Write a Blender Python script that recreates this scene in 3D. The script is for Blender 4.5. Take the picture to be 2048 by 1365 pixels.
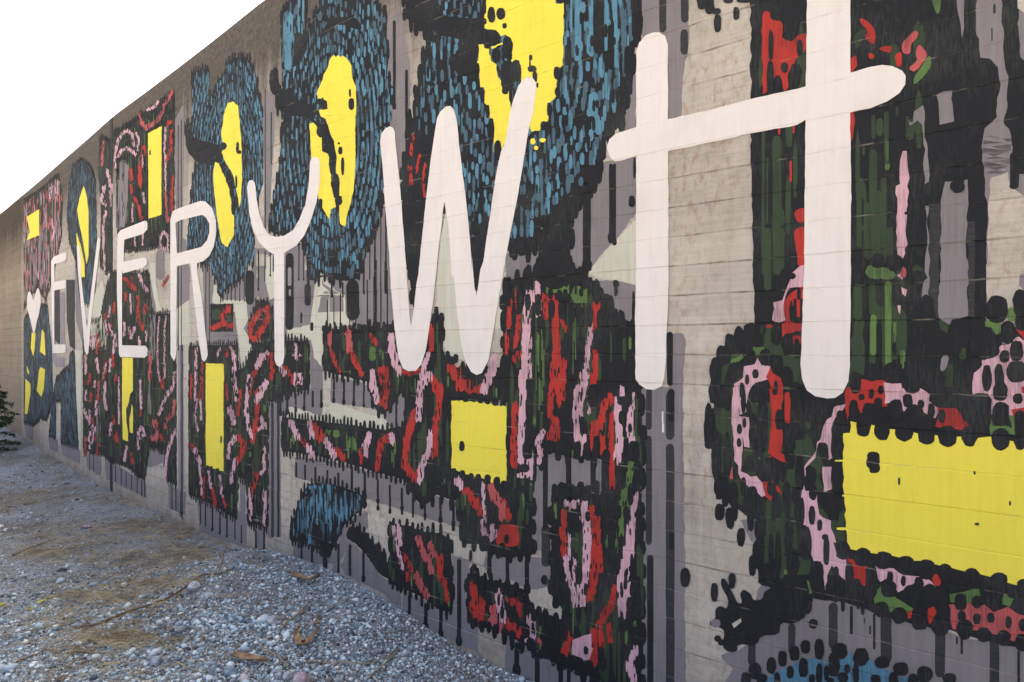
import bpy, math, random
import numpy as np
from mathutils import Vector
from mathutils.geometry import tessellate_polygon

for o in list(bpy.data.objects):
    bpy.data.objects.remove(o, do_unlink=True)
scene = bpy.context.scene
COL = scene.collection
rnd = random.Random(7)

# ------------------------------------------------------------------ camera
FPX, HY, CX, EYE = 1200.0, 695.0, 1024.0, 1.77      # focal length (px of a 2048 wide frame), horizon row, eye height (m)
cam = bpy.data.cameras.new('camera')
cam.sensor_width = 36.0
cam.lens = FPX / 2048 * 36
cam.shift_y = (HY - 682.5) / 2048
cam.clip_start, cam.clip_end = 0.05, 3000
camo = bpy.data.objects.new('camera', cam)
camo.location = (0, 0, EYE)
camo.rotation_euler = (math.pi / 2, 0, 0)
COL.objects.link(camo)
scene.camera = camo

# ------------------------------------------------------------------ sky, sun, exposure
SUN_EL, SUN_AZ = math.radians(50), math.radians(24)   # sun stands behind the wall: the whole near side is in open shade
world = bpy.data.worlds.new('World')
scene.world = world
world.use_nodes = True
nt = world.node_tree
bg = nt.nodes['Background']
sky = nt.nodes.new('ShaderNodeTexSky')
sky.sky_type = 'NISHITA'
sky.sun_disc = False
sky.sun_elevation = SUN_EL
sky.sun_rotation = SUN_AZ
sky.air_density = 0.38
sky.dust_density = 10.0
sky.ozone_density = 0.0
nt.links.new(sky.outputs[0], bg.inputs[0])
bg.inputs[1].default_value = 0.15
sl = bpy.data.lights.new('sun', 'SUN')
sl.energy = 3.6
sl.angle = math.radians(0.6)
sl.color = (1.0, 0.95, 0.87)
so = bpy.data.objects.new('sun', sl)
COL.objects.link(so)
sd = Vector((math.sin(SUN_AZ) * math.cos(SUN_EL), math.cos(SUN_AZ) * math.cos(SUN_EL), math.sin(SUN_EL)))
so.rotation_euler = (-sd).to_track_quat('-Z', 'Y').to_euler()
so.location = (0, 0, 30)
vs = scene.view_settings
vs.view_transform = 'Standard'
vs.look = 'None'
vs.gamma = 1.0
vs.use_curve_mapping = False
vs.exposure = 2.25

# ------------------------------------------------------------------ plan of the wall
VX, HT = -600.0, 2.8            # vanishing column of the straight run, top of wall above the eye
TOPZ = EYE + HT
rx = [-260, -80, 0, 38, 130, 226, 366, 524, 650, 800, 2600]
rv = [.325, .402, .445, .469, .519, .562, .589, .618, .627, .628, .628]
xs = np.arange(-260, 2501, 2.0)
rr = np.interp(xs, rx, rv)
ker = np.hanning(31); ker /= ker.sum()
rp = np.pad(rr, 15, mode='reflect', reflect_type='odd')
rr = np.convolve(rp, ker, mode='valid')
Zt = FPX * HT / (rr * (xs - VX))
Xt = (xs - CX) * Zt / FPX
ext = 7.0                        # the wall runs on past the frame on the right
d = np.array([Xt[-1] - Xt[-60], Zt[-1] - Zt[-60]]); d /= np.linalg.norm(d)
PX = np.concatenate([Xt, [Xt[-1] + d[0] * ext]])
PY = np.concatenate([Zt, [Zt[-1] + d[1] * ext]])
ST = np.concatenate([[0], np.cumsum(np.hypot(np.diff(PX), np.diff(PY)))])
tx, ty = np.gradient(PX, ST), np.gradient(PY, ST)
tl = np.hypot(tx, ty); tx /= tl; ty /= tl
NX, NY = ty, -tx                 # towards the camera side
if NX[700] * -PX[700] + NY[700] * -PY[700] < 0:
    NX, NY = -NX, -NY
SMAX = ST[-1]
def zx(x): return float(np.interp(x, xs, Zt))
def to_sz(x, y):
    """photo pixel -> (metres along the wall, height above ground) on the wall's face"""
    return (float(np.interp(x, xs, ST[:-1])), EYE + (HY - y) * zx(x) / FPX)
def world_pts(S, Zv, D):
    S = np.asarray(S); D = np.asarray(D)
    nx, ny = np.interp(S, ST, NX), np.interp(S, ST, NY)
    return np.stack([np.interp(S, ST, PX) + nx * D, np.interp(S, ST, PY) + ny * D, np.asarray(Zv)], 1)
dsdx = np.gradient(ST[:-1], xs)
def pxm(x): return 1.0 / float(np.interp(x, xs, dsdx))   # px per metre along the wall
def pym(x): return FPX / zx(x)                           # px per metre upwards

# board marks in the concrete: courses of 135 mm with a shallow ragged joint
CH, JZ = 0.1347, 2.545
zj = np.arange(JZ - CH * 23, TOPZ - 0.02, CH)
r2 = np.random.RandomState(3)
coff = r2.uniform(-0.0016, 0.0016, len(zj) + 1)
GR = 0.004
jd = r2.uniform(0.0008, 0.0042, len(zj))            # some joints are crisp, some nearly filled
brk, dval = [-2.0], [coff[0]]
for i, z in enumerate(zj):
    brk += [z - GR, z, z + GR]
    dval += [coff[i], min(coff[i], coff[i + 1]) - jd[i], coff[i + 1]]
brk.append(9.0); dval.append(coff[-1])
brk, dval = np.array(brk), np.array(dval)

# ------------------------------------------------------------------ materials
def srgb(r, g, b):
    f = lambda c: (c / 255 / 12.92) if c / 255 <= 0.04045 else ((c / 255 + 0.055) / 1.055) ** 2.4
    return (f(r), f(g), f(b), 1)
def new_mat(name, rough=0.8):
    m = bpy.data.materials.new(name); m.use_nodes = True
    n = m.node_tree.nodes; b = n['Principled BSDF']
    b.inputs['Roughness'].default_value = rough
    b.inputs['Specular IOR Level'].default_value = 0.25
    return m, m.node_tree, b
def nd(t, kind, **kw):
    n = t.nodes.new(kind)
    for k, v in kw.items(): setattr(n, k, v)
    return n
def ramp(t, fac, stops):
    r = t.nodes.new('ShaderNodeValToRGB')
    el = r.color_ramp.elements
    while len(el) > 1: el.remove(el[-1])
    for i, (p, c) in enumerate(stops):
        e = el[0] if i == 0 else el.new(p)
        e.position = p; e.color = c
    t.links.new(fac, r.inputs[0])
    return r.outputs[0]
def noise(t, vec, scale, detail=4, rough=0.55):
    n = nd(t, 'ShaderNodeTexNoise'); n.inputs['Scale'].default_value = scale
    n.inputs['Detail'].default_value = detail; n.inputs['Roughness'].default_value = rough
    t.links.new(vec, n.inputs['Vector']); return n.outputs['Fac']
def mapping(t, vec, sc):
    m = nd(t, 'ShaderNodeMapping'); m.inputs['Scale'].default_value = sc
    t.links.new(vec, m.inputs['Vector']); return m.outputs[0]
def mix(t, fac, a, b, mode='MIX'):
    m = nd(t, 'ShaderNodeMix', data_type='RGBA', blend_type=mode)
    for sock, v in ((0, fac), (6, a), (7, b)):
        if isinstance(v, (int, float)): m.inputs[sock].default_value = v
        elif isinstance(v, tuple): m.inputs[sock].default_value = v
        else: t.links.new(v, m.inputs[sock])
    return m.outputs[2]
def bump(t, b, h, strength, dist=0.01):
    n = nd(t, 'ShaderNodeBump'); n.inputs['Strength'].default_value = strength
    n.inputs['Distance'].default_value = dist
    t.links.new(h, n.inputs['Height']); t.links.new(n.outputs[0], b.inputs['Normal'])

def joint_mask(t, uv, half, lo, hi):
    """1 on the ragged line of a board joint, broken up by noise"""
    wob = noise(t, mapping(t, uv, (5, 5, 1)), 1.0, 3)
    sep = nd(t, 'ShaderNodeSeparateXYZ'); t.links.new(uv, sep.inputs[0])
    w = nd(t, 'ShaderNodeMath', operation='MULTIPLY_ADD'); t.links.new(wob, w.inputs[0]); w.inputs[1].default_value = .012; t.links.new(sep.outputs[1], w.inputs[2])
    f = nd(t, 'ShaderNodeMath', operation='MULTIPLY_ADD'); t.links.new(w.outputs[0], f.inputs[0]); f.inputs[1].default_value = 1 / CH; f.inputs[2].default_value = -((JZ + .006) / CH) + 40.5
    g = nd(t, 'ShaderNodeMath', operation='FRACT'); t.links.new(f.outputs[0], g.inputs[0])
    h = nd(t, 'ShaderNodeMath', operation='SUBTRACT'); t.links.new(g.outputs[0], h.inputs[0]); h.inputs[1].default_value = .5
    k = nd(t, 'ShaderNodeMath', operation='ABSOLUTE'); t.links.new(h.outputs[0], k.inputs[0])
    m1 = ramp(t, k.outputs[0], [(half * .5 / CH, (1, 1, 1, 1)), (half * 1.3 / CH, (0, 0, 0, 1))])
    nz = noise(t, mapping(t, uv, (7, 22, 1)), 1.0, 5, .7)
    m2 = ramp(t, nz, [(lo, (0, 0, 0, 1)), (hi, (1, 1, 1, 1))])
    mm = nd(t, 'ShaderNodeMath', operation='MULTIPLY'); t.links.new(m1, mm.inputs[0]); t.links.new(m2, mm.inputs[1])
    return mm.outputs[0]

def paint_mat(name, col, wear=0.5, rough=0.75, var=0.10):
    """flat wall paint on rough concrete: brush streaks, chalking and tiny holes"""
    m, t, b = new_mat(name, rough)
    uv = nd(t, 'ShaderNodeUVMap').outputs[0]
    st = noise(t, mapping(t, uv, (60, 2.2, 1)), 1.0, 5)
    bl = noise(t, uv, 2.2, 4)
    dark = tuple(c * (1 - 1.7 * var) for c in col[:3]) + (1,)
    lite = tuple(min(1, c * (1 + var) + 0.004) for c in col[:3]) + (1,)
    c1 = ramp(t, st, [(0.25, dark), (0.55, col), (0.8, lite)])
    c2 = mix(t, 0.35, c1, ramp(t, bl, [(0.3, dark), (0.7, lite)]))
    pit = noise(t, mapping(t, uv, (1, 0.8, 1)), 95, 2)
    pf = ramp(t, pit, [(0.70, (0, 0, 0, 1)), (0.76, (1, 1, 1, 1))])
    big = noise(t, uv, 5, 3)
    bf = ramp(t, big, [(0.45, (0, 0, 0, 1)), (0.7, (1, 1, 1, 1))])
    k = nd(t, 'ShaderNodeMath', operation='MULTIPLY'); t.links.new(pf, k.inputs[0]); t.links.new(bf, k.inputs[1])
    k2 = nd(t, 'ShaderNodeMath', operation='MULTIPLY'); t.links.new(k.outputs[0], k2.inputs[0]); k2.inputs[1].default_value = wear
    c3 = mix(t, k2.outputs[0], c2, srgb(165, 158, 146))
    if name.split('paint_')[1] in ('red', 'salmon', 'pink', 'green', 'bright_green', 'blue', 'dim_blue', 'grey'):
        # thin coats rolled over black: dark streaks and scuffs come through
        s2 = noise(t, mapping(t, uv, (170, 7, 1)), 1.0, 4, .7)
        s3 = noise(t, uv, 3.5, 3)
        ad = nd(t, 'ShaderNodeMath', operation='ADD'); t.links.new(s2, ad.inputs[0]); t.links.new(s3, ad.inputs[1])
        amt = .16 if name.endswith('grey') else .6
        hf = nd(t, 'ShaderNodeMath', operation='MULTIPLY'); t.links.new(ad.outputs[0], hf.inputs[0]); hf.inputs[1].default_value = .5
        c3 = mix(t, ramp(t, hf.outputs[0], [(.49, (0, 0, 0, 1)), (.62, (amt, amt, amt, 1))]), c3, srgb(46, 47, 48))
    if name.endswith('paint_black'):
        # dry roller: scuffed patches where the coat is thin
        s2 = noise(t, mapping(t, uv, (120, 16, 1)), 1.0, 4, .75)
        s3 = noise(t, uv, 2.6, 4)
        ad = nd(t, 'ShaderNodeMath', operation='ADD'); t.links.new(s2, ad.inputs[0]); t.links.new(s3, ad.inputs[1])
        hf = nd(t, 'ShaderNodeMath', operation='MULTIPLY'); t.links.new(ad.outputs[0], hf.inputs[0]); hf.inputs[1].default_value = .5
        c3 = mix(t, ramp(t, hf.outputs[0], [(.50, (0, 0, 0, 1)), (.68, (.42, .42, .42, 1))]), c3, srgb(92, 95, 92))
    if name.split('paint_')[1] in ('white', 'yellow', 'wash', 'lilac'):
        # grime and thin coverage
        g1 = noise(t, mapping(t, uv, (7, 3, 1)), 1.0, 6, .7)
        c3 = mix(t, ramp(t, g1, [(.50, (0, 0, 0, 1)), (.82, (.55, .55, .55, 1))]), c3, tuple(x_ * y_ for x_, y_ in zip(col, (.80, .77, .70, 1))))
    if name.endswith('soft_black'):
        rb = noise(t, mapping(t, uv, (9, 150, 1)), 1.0, 3, .7)
        c3 = mix(t, ramp(t, rb, [(0.54, (0, 0, 0, 1)), (0.72, (.6, .6, .6, 1))]), c3, srgb(92, 90, 92))
    # paint worn through or skipped along the board joints
    jm = nd(t, 'ShaderNodeMath', operation='MULTIPLY'); t.links.new(joint_mask(t, uv, .0030, .53 - .08 * wear, .68), jm.inputs[0]); jm.inputs[1].default_value = .75 if col[0] < .4 else .45
    c3 = mix(t, jm.outputs[0], c3, srgb(158, 150, 136) if col[0] < .4 else srgb(190, 172, 148))
    t.links.new(c3, b.inputs['Base Color'])
    hh = noise(t, uv, 140, 3)
    bump(t, b, hh, 0.35, 0.002)
    return m
MAT = {}
for nm, rgb, wear in (('black', (35, 37, 40), .22), ('soft_black', (56, 57, 60), .35), ('grey', (136, 131, 133), .5), ('lilac', (150, 144, 148), .4),
                      ('green', (60, 75, 54), .3), ('bright_green', (98, 128, 72), .3), ('red', (184, 58, 50), .3),
                      ('salmon', (190, 94, 94), .3), ('pink', (219, 177, 187), .3), ('yellow', (243, 229, 84), .25),
                      ('blue', (94, 144, 168), .3), ('dim_blue', (78, 106, 121), .3), ('white', (234, 229, 223), .35), ('wash', (206, 206, 188), .4)):
    c = srgb(*rgb)
    MAT[nm] = paint_mat('paint_' + nm, c, wear, var=0.04 if nm in ('white', 'yellow') else 0.12)

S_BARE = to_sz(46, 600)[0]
def concrete_mat():
    m, t, b = new_mat('board_marked_concrete', 0.9)
    uv = nd(t, 'ShaderNodeUVMap').outputs[0]
    sep = nd(t, 'ShaderNodeSeparateXYZ'); t.links.new(uv, sep.inputs[0])
    n1 = noise(t, uv, 1.3, 6, .6)
    n2 = noise(t, mapping(t, uv, (14, 4.0, 1)), 1.0, 6, .65)
    n3 = noise(t, uv, 22, 4, .7)
    base = ramp(t, n1, [(0.28, srgb(160, 153, 140)), (0.5, srgb(190, 184, 170)), (0.72, srgb(212, 208, 195))])
    base = mix(t, 0.3, base, ramp(t, n2, [(0.3, srgb(150, 142, 128)), (0.65, srgb(218, 212, 198))]))
    # each board course keeps its own tone
    fl = nd(t, 'ShaderNodeMath', operation='MULTIPLY_ADD')
    t.links.new(sep.outputs[1], fl.inputs[0]); fl.inputs[1].default_value = 1 / CH; fl.inputs[2].default_value = -(JZ / CH) + 40
    fr = nd(t, 'ShaderNodeMath', operation='FLOOR'); t.links.new(fl.outputs[0], fr.inputs[0])
    wn = nd(t, 'ShaderNodeTexWhiteNoise', noise_dimensions='1D'); t.links.new(fr.outputs[0], wn.inputs['W'])
    base = mix(t, 0.28, base, ramp(t, wn.outputs['Value'], [(0, srgb(165, 160, 146)), (1, srgb(216, 211, 197))]))
    gr_ = noise(t, mapping(t, uv, (2.2, 75, 1)), 1.0, 5, .7)
    base = mix(t, .15, base, ramp(t, gr_, [(.32, srgb(140, 132, 120)), (.6, srgb(222, 217, 204))]))
    blot = noise(t, mapping(t, uv, (5, 9, 1)), 1.0, 6, .72)
    base = mix(t, ramp(t, blot, [(.54, (0, 0, 0, 1)), (.74, (.6, .6, .6, 1))]), base, srgb(138, 128, 112))
    # rust bleeding from the mix
    rs = noise(t, mapping(t, uv, (22, 9, 1)), 1.6, 6, .7)
    rz = noise(t, uv, 0.9, 2)
    rf = ramp(t, rs, [(0.50, (0, 0, 0, 1)), (0.70, (1, 1, 1, 1))]); rg = ramp(t, rz, [(0.36, (0, 0, 0, 1)), (0.60, (1, 1, 1, 1))])
    rk = nd(t, 'ShaderNodeMath', operation='MULTIPLY'); t.links.new(rf, rk.inputs[0]); t.links.new(rg, rk.inputs[1])
    rk2 = nd(t, 'ShaderNodeMath', operation='MULTIPLY'); t.links.new(rk.outputs[0], rk2.inputs[0]); rk2.inputs[1].default_value = .8
    base = mix(t, rk2.outputs[0], base, srgb(150, 104, 78))
    # weather staining running down from the exposed top edge
    mr = nd(t, 'ShaderNodeMapRange'); t.links.new(sep.outputs[1], mr.inputs[0])
    mr.inputs[1].default_value = 3.15; mr.inputs[2].default_value = 4.55
    stn = noise(t, mapping(t, uv, (9, 0.55, 1)), 1.0, 6, .65)
    ad = nd(t, 'ShaderNodeMath', operation='ADD'); t.links.new(mr.outputs[0], ad.inputs[0]); t.links.new(stn, ad.inputs[1])
    hv = nd(t, 'ShaderNodeMath', operation='MULTIPLY'); t.links.new(ad.outputs[0], hv.inputs[0]); hv.inputs[1].default_value = .5
    sf = ramp(t, hv.outputs[0], [(0.27, (0, 0, 0, 1)), (0.58, (.92, .92, .92, 1))])
    base = mix(t, sf, base, ramp(t, n3, [(0.3, srgb(50, 48, 45)), (0.7, srgb(98, 93, 86))]))
    base = mix(t, joint_mask(t, uv, .0045, .46, .68), base, srgb(118, 113, 101))
    spk = ramp(t, noise(t, uv, 70, 3, .6), [(0.66, (0, 0, 0, 1)), (0.74, (.6, .6, .6, 1))])
    base = mix(t, spk, base, srgb(110, 100, 90))
    # splashed soil along the foot
    ft = nd(t, 'ShaderNodeMapRange'); t.links.new(sep.outputs[1], ft.inputs[0]); ft.inputs[1].default_value = .42; ft.inputs[2].default_value = .02
    fm = nd(t, 'ShaderNodeMath', operation='MULTIPLY'); t.links.new(ft.outputs[0], fm.inputs[0]); t.links.new(ramp(t, noise(t, uv, 6, 6, .7), [(.35, (.15, .15, .15, 1)), (.7, (.9, .9, .9, 1))]), fm.inputs[1])
    base = mix(t, fm.outputs[0], base, srgb(128, 114, 94))
    # the far, never painted end is tinted browner and darker to offset stronger light there
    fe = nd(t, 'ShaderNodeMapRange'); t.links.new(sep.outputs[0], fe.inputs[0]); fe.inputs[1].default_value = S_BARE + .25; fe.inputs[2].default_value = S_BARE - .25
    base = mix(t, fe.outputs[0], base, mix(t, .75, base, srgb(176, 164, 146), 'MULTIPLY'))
    t.links.new(base, b.inputs['Base Color'])
    hs = nd(t, 'ShaderNodeMath', operation='ADD'); t.links.new(n3, hs.inputs[0]); t.links.new(noise(t, uv, 120, 3), hs.inputs[1])
    bump(t, b, hs.outputs[0], 0.5, 0.004)
    return m
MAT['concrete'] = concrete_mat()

# ------------------------------------------------------------------ helpers for objects
def mesh_obj(name, verts, faces, mat, parent=None, uvs=None, smooth=False):
    me = bpy.data.meshes.new(name)
    me.from_pydata([tuple(v) for v in verts], [], faces)
    if uvs is not None:
        ul = me.uv_layers.new(name='UVMap')
        li = np.empty(len(me.loops), dtype=np.int32); me.loops.foreach_get('vertex_index', li)
        ul.data.foreach_set('uv', np.asarray(uvs, dtype=np.float32)[li].ravel())
    if mat: me.materials.append(mat)
    if smooth: me.polygons.foreach_set('use_smooth', [True] * len(me.polygons))
    o = bpy.data.objects.new(name, me); COL.objects.link(o)
    if parent: o.parent = parent
    return o
def tag(o, label=None, cat=None, group=None, kind=None):
    if label: o['label'] = label
    if cat: o['category'] = cat
    if group: o['group'] = group
    if kind: o['kind'] = kind
    return o

# ------------------------------------------------------------------ the wall
cs = np.concatenate([np.arange(0, SMAX, 0.25), [SMAX]])
def strip(name, rows, mat, parent, s_list=cs):
    """rows: list of (z, depth) swept along the wall's plan"""
    V, U, Fc = [], [], []
    n = len(rows)
    for s in s_list:
        z = [r[0] for r in rows]; dd = [r[1] for r in rows]
        V.append(world_pts([s] * n, z, dd)); U += [(s, zz) for zz in z]
    V = np.concatenate(V)
    for i in range(len(s_list) - 1):
        for j in range(n - 1):
            a = i * n + j; Fc.append((a, a + n, a + n + 1, a + 1))
    Fc.append(tuple(range(n))); Fc.append(tuple(range((len(s_list) - 1) * n, len(s_list) * n))[::-1])
    return mesh_obj(name, V, Fc, mat, parent, U)
TH = 0.36
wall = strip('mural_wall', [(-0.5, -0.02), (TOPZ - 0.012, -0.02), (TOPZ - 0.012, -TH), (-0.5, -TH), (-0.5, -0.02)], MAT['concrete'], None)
tag(wall, 'long curving board-marked concrete wall with a painted mural, white heart and big letters EVERYWH', 'wall', kind='thing')
zz = np.concatenate([[-0.45], zj, [TOPZ]])
for i in range(len(zz) - 1):
    z0, z1, c = zz[i], zz[i + 1], coff[i]
    lo = min(coff[i - 1], c) - jd[i - 1] if i else c
    hi = min(coff[i + 1], c) - jd[i] if i < len(zz) - 2 else c
    rows = [(z0 + .0002, -0.016), (z0 + .0002, lo), (z0 + GR, c), (z1 - (GR if i < len(zz) - 2 else .012), c), (z1 - .0002, hi if i < len(zz) - 2 else c - .012), (z1 - .0002, -0.016 if i < len(zz) - 2 else -TH - .004)]
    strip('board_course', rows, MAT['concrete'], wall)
# movement joint in the far run of the wall
sj = to_sz(223, 400)[0]
V = world_pts([sj - .05, sj + .05, sj + .05, sj - .05] * 2, [-.4] * 2 + [TOPZ - .02] * 2 + [-.4] * 2 + [TOPZ - .02] * 2, [.0035] * 4 + [-.01] * 4)
joint = mesh_obj('movement_joint', V, [(0, 1, 2, 3), (4, 5, 1, 0), (5, 6, 2, 1), (6, 7, 3, 2), (7, 4, 0, 3)], MAT['soft_black'], wall, [(0, 0)] * 8)

# ------------------------------------------------------------------ paint engine
LV = 0.0005
class Part:
    def __init__(s, name, label=None): s.name, s.label, s.c, s.order = name, label, {}, []
PARTS = []
cur = None
cnt = [0]
def P(name, label=None):
    global cur
    cur = Part(name, label); PARTS.append(cur)
def emit(key, level, color, poly_px):
    cnt[0] += 1
    off = 0.0006 + level * LV + (cnt[0] % 23) * 0.0000035
    k = (key, color)
    if k not in cur.c: cur.c[k] = []; cur.order.append(k)
    sz = [to_sz(x, y) for x, y in poly_px]
    cur.c[k].append((sz, off))
T = {'F': (0, 0, 1.0)}
for i, ox in enumerate((350, 750, 1150, 1598)):
    for j, oy in enumerate(((0, 250, 500, 750, 1000), (0, 250, 500, 750, 1050), (0, 250, 500, 780, 1065), (0, 250, 500, 780, 1065))[i]):
        T['t%d%d' % (i + 1, j)] = (ox, oy, 2048 / 450)
for n, v in (('a0', (0, 350)), ('a1', (0, 550)), ('a2', (0, 700)), ('b0', (200, 180)), ('b1', (200, 360)), ('b2', (200, 540)), ('b3', (200, 700))):
    T[n] = (v[0], v[1], 2048 / 300)
T['g0'] = (0, 800, 2048 / 450); T['c'] = (0, 560, 2048 / 150)
def q(t, pts):
    ox, oy, k = T[t]
    return [(ox + x / k, oy + y / k) for x, y in pts]
def ear_clip(poly):
    p = list(poly)
    if sum(p[i - 1][0] * p[i][1] - p[i][0] * p[i - 1][1] for i in range(len(p))) < 0: p.reverse()
    out, guard = [], 0
    cr = lambda a, b, c: (b[0] - a[0]) * (c[1] - a[1]) - (b[1] - a[1]) * (c[0] - a[0])
    while len(p) > 3 and guard < 5000:
        guard += 1
        for i in range(len(p)):
            a_, b_, c_ = p[i - 1], p[i], p[(i + 1) % len(p)]
            if cr(a_, b_, c_) <= 0: continue
            if any(q_ not in (a_, b_, c_) and cr(a_, b_, q_) >= 0 and cr(b_, c_, q_) >= 0 and cr(c_, a_, q_) >= 0 for q_ in p): continue
            out.append([a_, b_, c_]); p.pop(i); break
        else:
            i = guard % len(p); out.append([p[i - 1], p[i], p[(i + 1) % len(p)]]); p.pop(i)
    out.append(p)
    return out
def area(p): return abs(sum(p[i - 1][0] * p[i][1] - p[i][0] * p[i - 1][1] for i in range(len(p)))) / 2
def tri(poly, holes=()):
    loops = [[Vector((x, y, 0)) for x, y in poly]] + [[Vector((x, y, 0)) for x, y in h] for h in holes]
    flat = [p for l in loops for p in l]
    r = [[(flat[i].x, flat[i].y) for i in f] for f in tessellate_polygon(loops)]
    want = area(poly) - sum(area(h) for h in holes)
    if not holes and abs(sum(area(f) for f in r) - want) > .015 * want: r = ear_clip(poly)
    return r
def smooth_poly(p, it=1):
    for _ in range(it):
        o = []
        for i in range(len(p)):
            a, b = p[i], p[(i + 1) % len(p)]
            o += [(a[0] * .78 + b[0] * .22, a[1] * .78 + b[1] * .22), (a[0] * .22 + b[0] * .78, a[1] * .22 + b[1] * .78)]
        p = o
    return p
UNIQ = dict.fromkeys(('grey_panel', 'yellow_patch', 'bare_patch', 'pale_wash', 'yellow_slit', 'yellow_block', 'blue_patch'), 0)
def ragged(p, j=.0045, step=.022):
    """hand-rolled edge: every outline wavers by a few millimetres"""
    o = []
    for i in range(len(p)):
        a, b = p[i], p[(i + 1) % len(p)]
        sx, sy = pxm((a[0] + b[0]) / 2), pym((a[0] + b[0]) / 2)
        n = max(1, min(40, int(math.hypot((a[0] - b[0]) / sx, (a[1] - b[1]) / sy) / step)))
        jj = 0
        for k in range(n):
            f = k / n
            jj = .5 * jj + rnd.uniform(-j, j)
            o.append((a[0] + (b[0] - a[0]) * f + (jj * sx if k else 0), a[1] + (b[1] - a[1]) * f + (rnd.uniform(-j, j) * sy if k else 0)))
    return o
def S(t, color, level, pts, key='shape', sm=0, holes=()):
    p = q(t, pts) if isinstance(t, str) else pts
    if sm: p = smooth_poly(p, sm)
    p0 = p; p = ragged(p)
    if key in UNIQ:
        UNIQ[key] += 1; key = '%s#%d' % (key, UNIQ[key])
    for f in tri(p, holes): emit(key, level, color, f)
    return p0
def dab(cx, cy, w, h, color='black', level=8, key='dab', n=10, lean=0.0):
    """one touch of the roller: a slightly uneven upright pill"""
    pts = []
    e = 0.62 if h > 1.3 * w else 0.85
    for i in range(n):
        a = 2 * math.pi * i / n + .2
        c, s_ = math.cos(a), math.sin(a)
        px_ = math.copysign(abs(c) ** e, c) * w / 2 * rnd.uniform(.86, 1.1)
        py_ = math.copysign(abs(s_) ** (.9 if h <= 1.3 * w else 1.0), s_) * h / 2 * rnd.uniform(.93, 1.05)
        pts.append((cx + px_ + lean * py_, cy + py_))
    emit(key, level, color, pts)
def D(t, lst, color='black', level=8, key='black_dab'):
    ox, oy, k = T[t]
    for x, y, w, h in lst:
        dab(ox + x / k, oy + y / k, w / k, h / k, color, level, key, 14 if w / k > 12 else 9)
def streak(x0, x1, y0, y1, color, level, key):
    """one pull of the roller straight down: nearly straight sides, rounded ends"""
    w = x1 - x0; h = y1 - y0
    n = max(3, int(h / max(w * 2.5, 10)))
    e = min(w * .5, h * .25)
    ys = [y0, y0 + e * .3] + [y0 + e + (h - 2 * e) * i / n for i in range(n + 1)] + [y1 - e * .3, y1]
    ins = [.38, .12] + [0] * (n + 1) + [.12, .38]
    L = [(x0 + w * (k + rnd.uniform(-.035, .035)), y) for y, k in zip(ys, ins)]
    R_ = [(x1 - w * (k + rnd.uniform(-.035, .035)), y) for y, k in zip(ys, ins)]
    for i in range(len(ys) - 1): emit(key, level, color, [L[i], R_[i], R_[i + 1], L[i + 1]])
def V(t, color, level, lst, key=None):
    ox, oy, k = T[t]
    if color == 'bright_green' and k < 6:
        o = []
        for x0, x1, y0, y1 in lst:
            if (x1 - x0) / k > 12: o.append((x0, x1, y0, y1)); continue
            for u in range(3):
                xa = x0 + (x1 - x0) * u / 3; hh = y1 - y0
                ya = y0 + hh * rnd.uniform(0, .35); o.append((xa, xa + (x1 - x0) * rnd.uniform(.18, .36), ya, min(y1, ya + hh * rnd.uniform(.35, .8))))
        lst = o
    for x0, x1, y0, y1 in lst: streak(ox + x0 / k, ox + x1 / k, oy + y0 / k, oy + y1 / k, color, level, key or color + '_streak')
def inside(p, x, y):
    r = False
    for i in range(len(p)):
        (x1, y1), (x2, y2) = p[i], p[i - 1]
        if (y1 > y) != (y2 > y) and x < (x2 - x1) * (y - y1) / (y2 - y1) + x1: r = not r
    return r
def edge_dabs(p, w=.045, h=(.07, .15), color='black', level=3, key='black_base', inset=0, step=1.18):
    """roller touches along an outline: the ragged picket-like border of every motif"""
    for i in range(len(p)):
        (x1, y1), (x2, y2) = p[i], p[(i + 1) % len(p)]
        xm = (x1 + x2) / 2
        sx, sy = pxm(xm), pym(xm)
        dx, dy = abs(x2 - x1) / sx, abs(y2 - y1) / sy
        n = max(1, int(max(dx / (w * step), dy / (.085 * step))))
        for j in range(n):
            f = (j + .5 + rnd.uniform(-.16, .16)) / n
            x, y = x1 + (x2 - x1) * f, y1 + (y2 - y1) * f
            sx, sy = pxm(x), pym(x)
            dab(x + rnd.uniform(-.12, .12) * w * sx, y + rnd.uniform(-.012, .012) * sy, w * sx * rnd.uniform(.75, 1.0), rnd.uniform(*h) * sy, color, level, key, 10)
def K(t, pts, edge=True, color='black', level=3, w=.042, h=(.07, .125), key='black_base'):
    p = S(t, color, level, pts, key)
    if edge: edge_dabs(p, w, h, color, level, key)
    return p
def fill(p, color, n_m2, w, h, level, key, fn=None):
    """upright dabs strewn through a region, so many per square metre"""
    X0, X1 = min(a for a, b in p), max(a for a, b in p); Y0, Y1 = min(b for a, b in p), max(b for a, b in p)
    s0, s1 = to_sz(X0, 0)[0], to_sz(X1, 0)[0]
    ss = np.interp
    x = X0
    area = (s1 - s0) * (Y1 - Y0) / pym((X0 + X1) / 2)
    for _ in range(int(area * n_m2)):
        s = rnd.uniform(s0, s1); x = float(np.interp(s, ST[:-1], xs)); y = rnd.uniform(Y0, Y1)
        if not inside(p, x, y): continue
        if fn and rnd.random() > fn(x, y): continue
        ww, hh = rnd.uniform(*w) * pxm(x), rnd.uniform(*h) * pym(x)
        for _k in range(3):
            if inside(p, x, y + hh / 2) and inside(p, x, y - hh / 2): break
            hh *= .5
        else: continue
        dab(x, y, ww, hh, color, level, key, 7)
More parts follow.
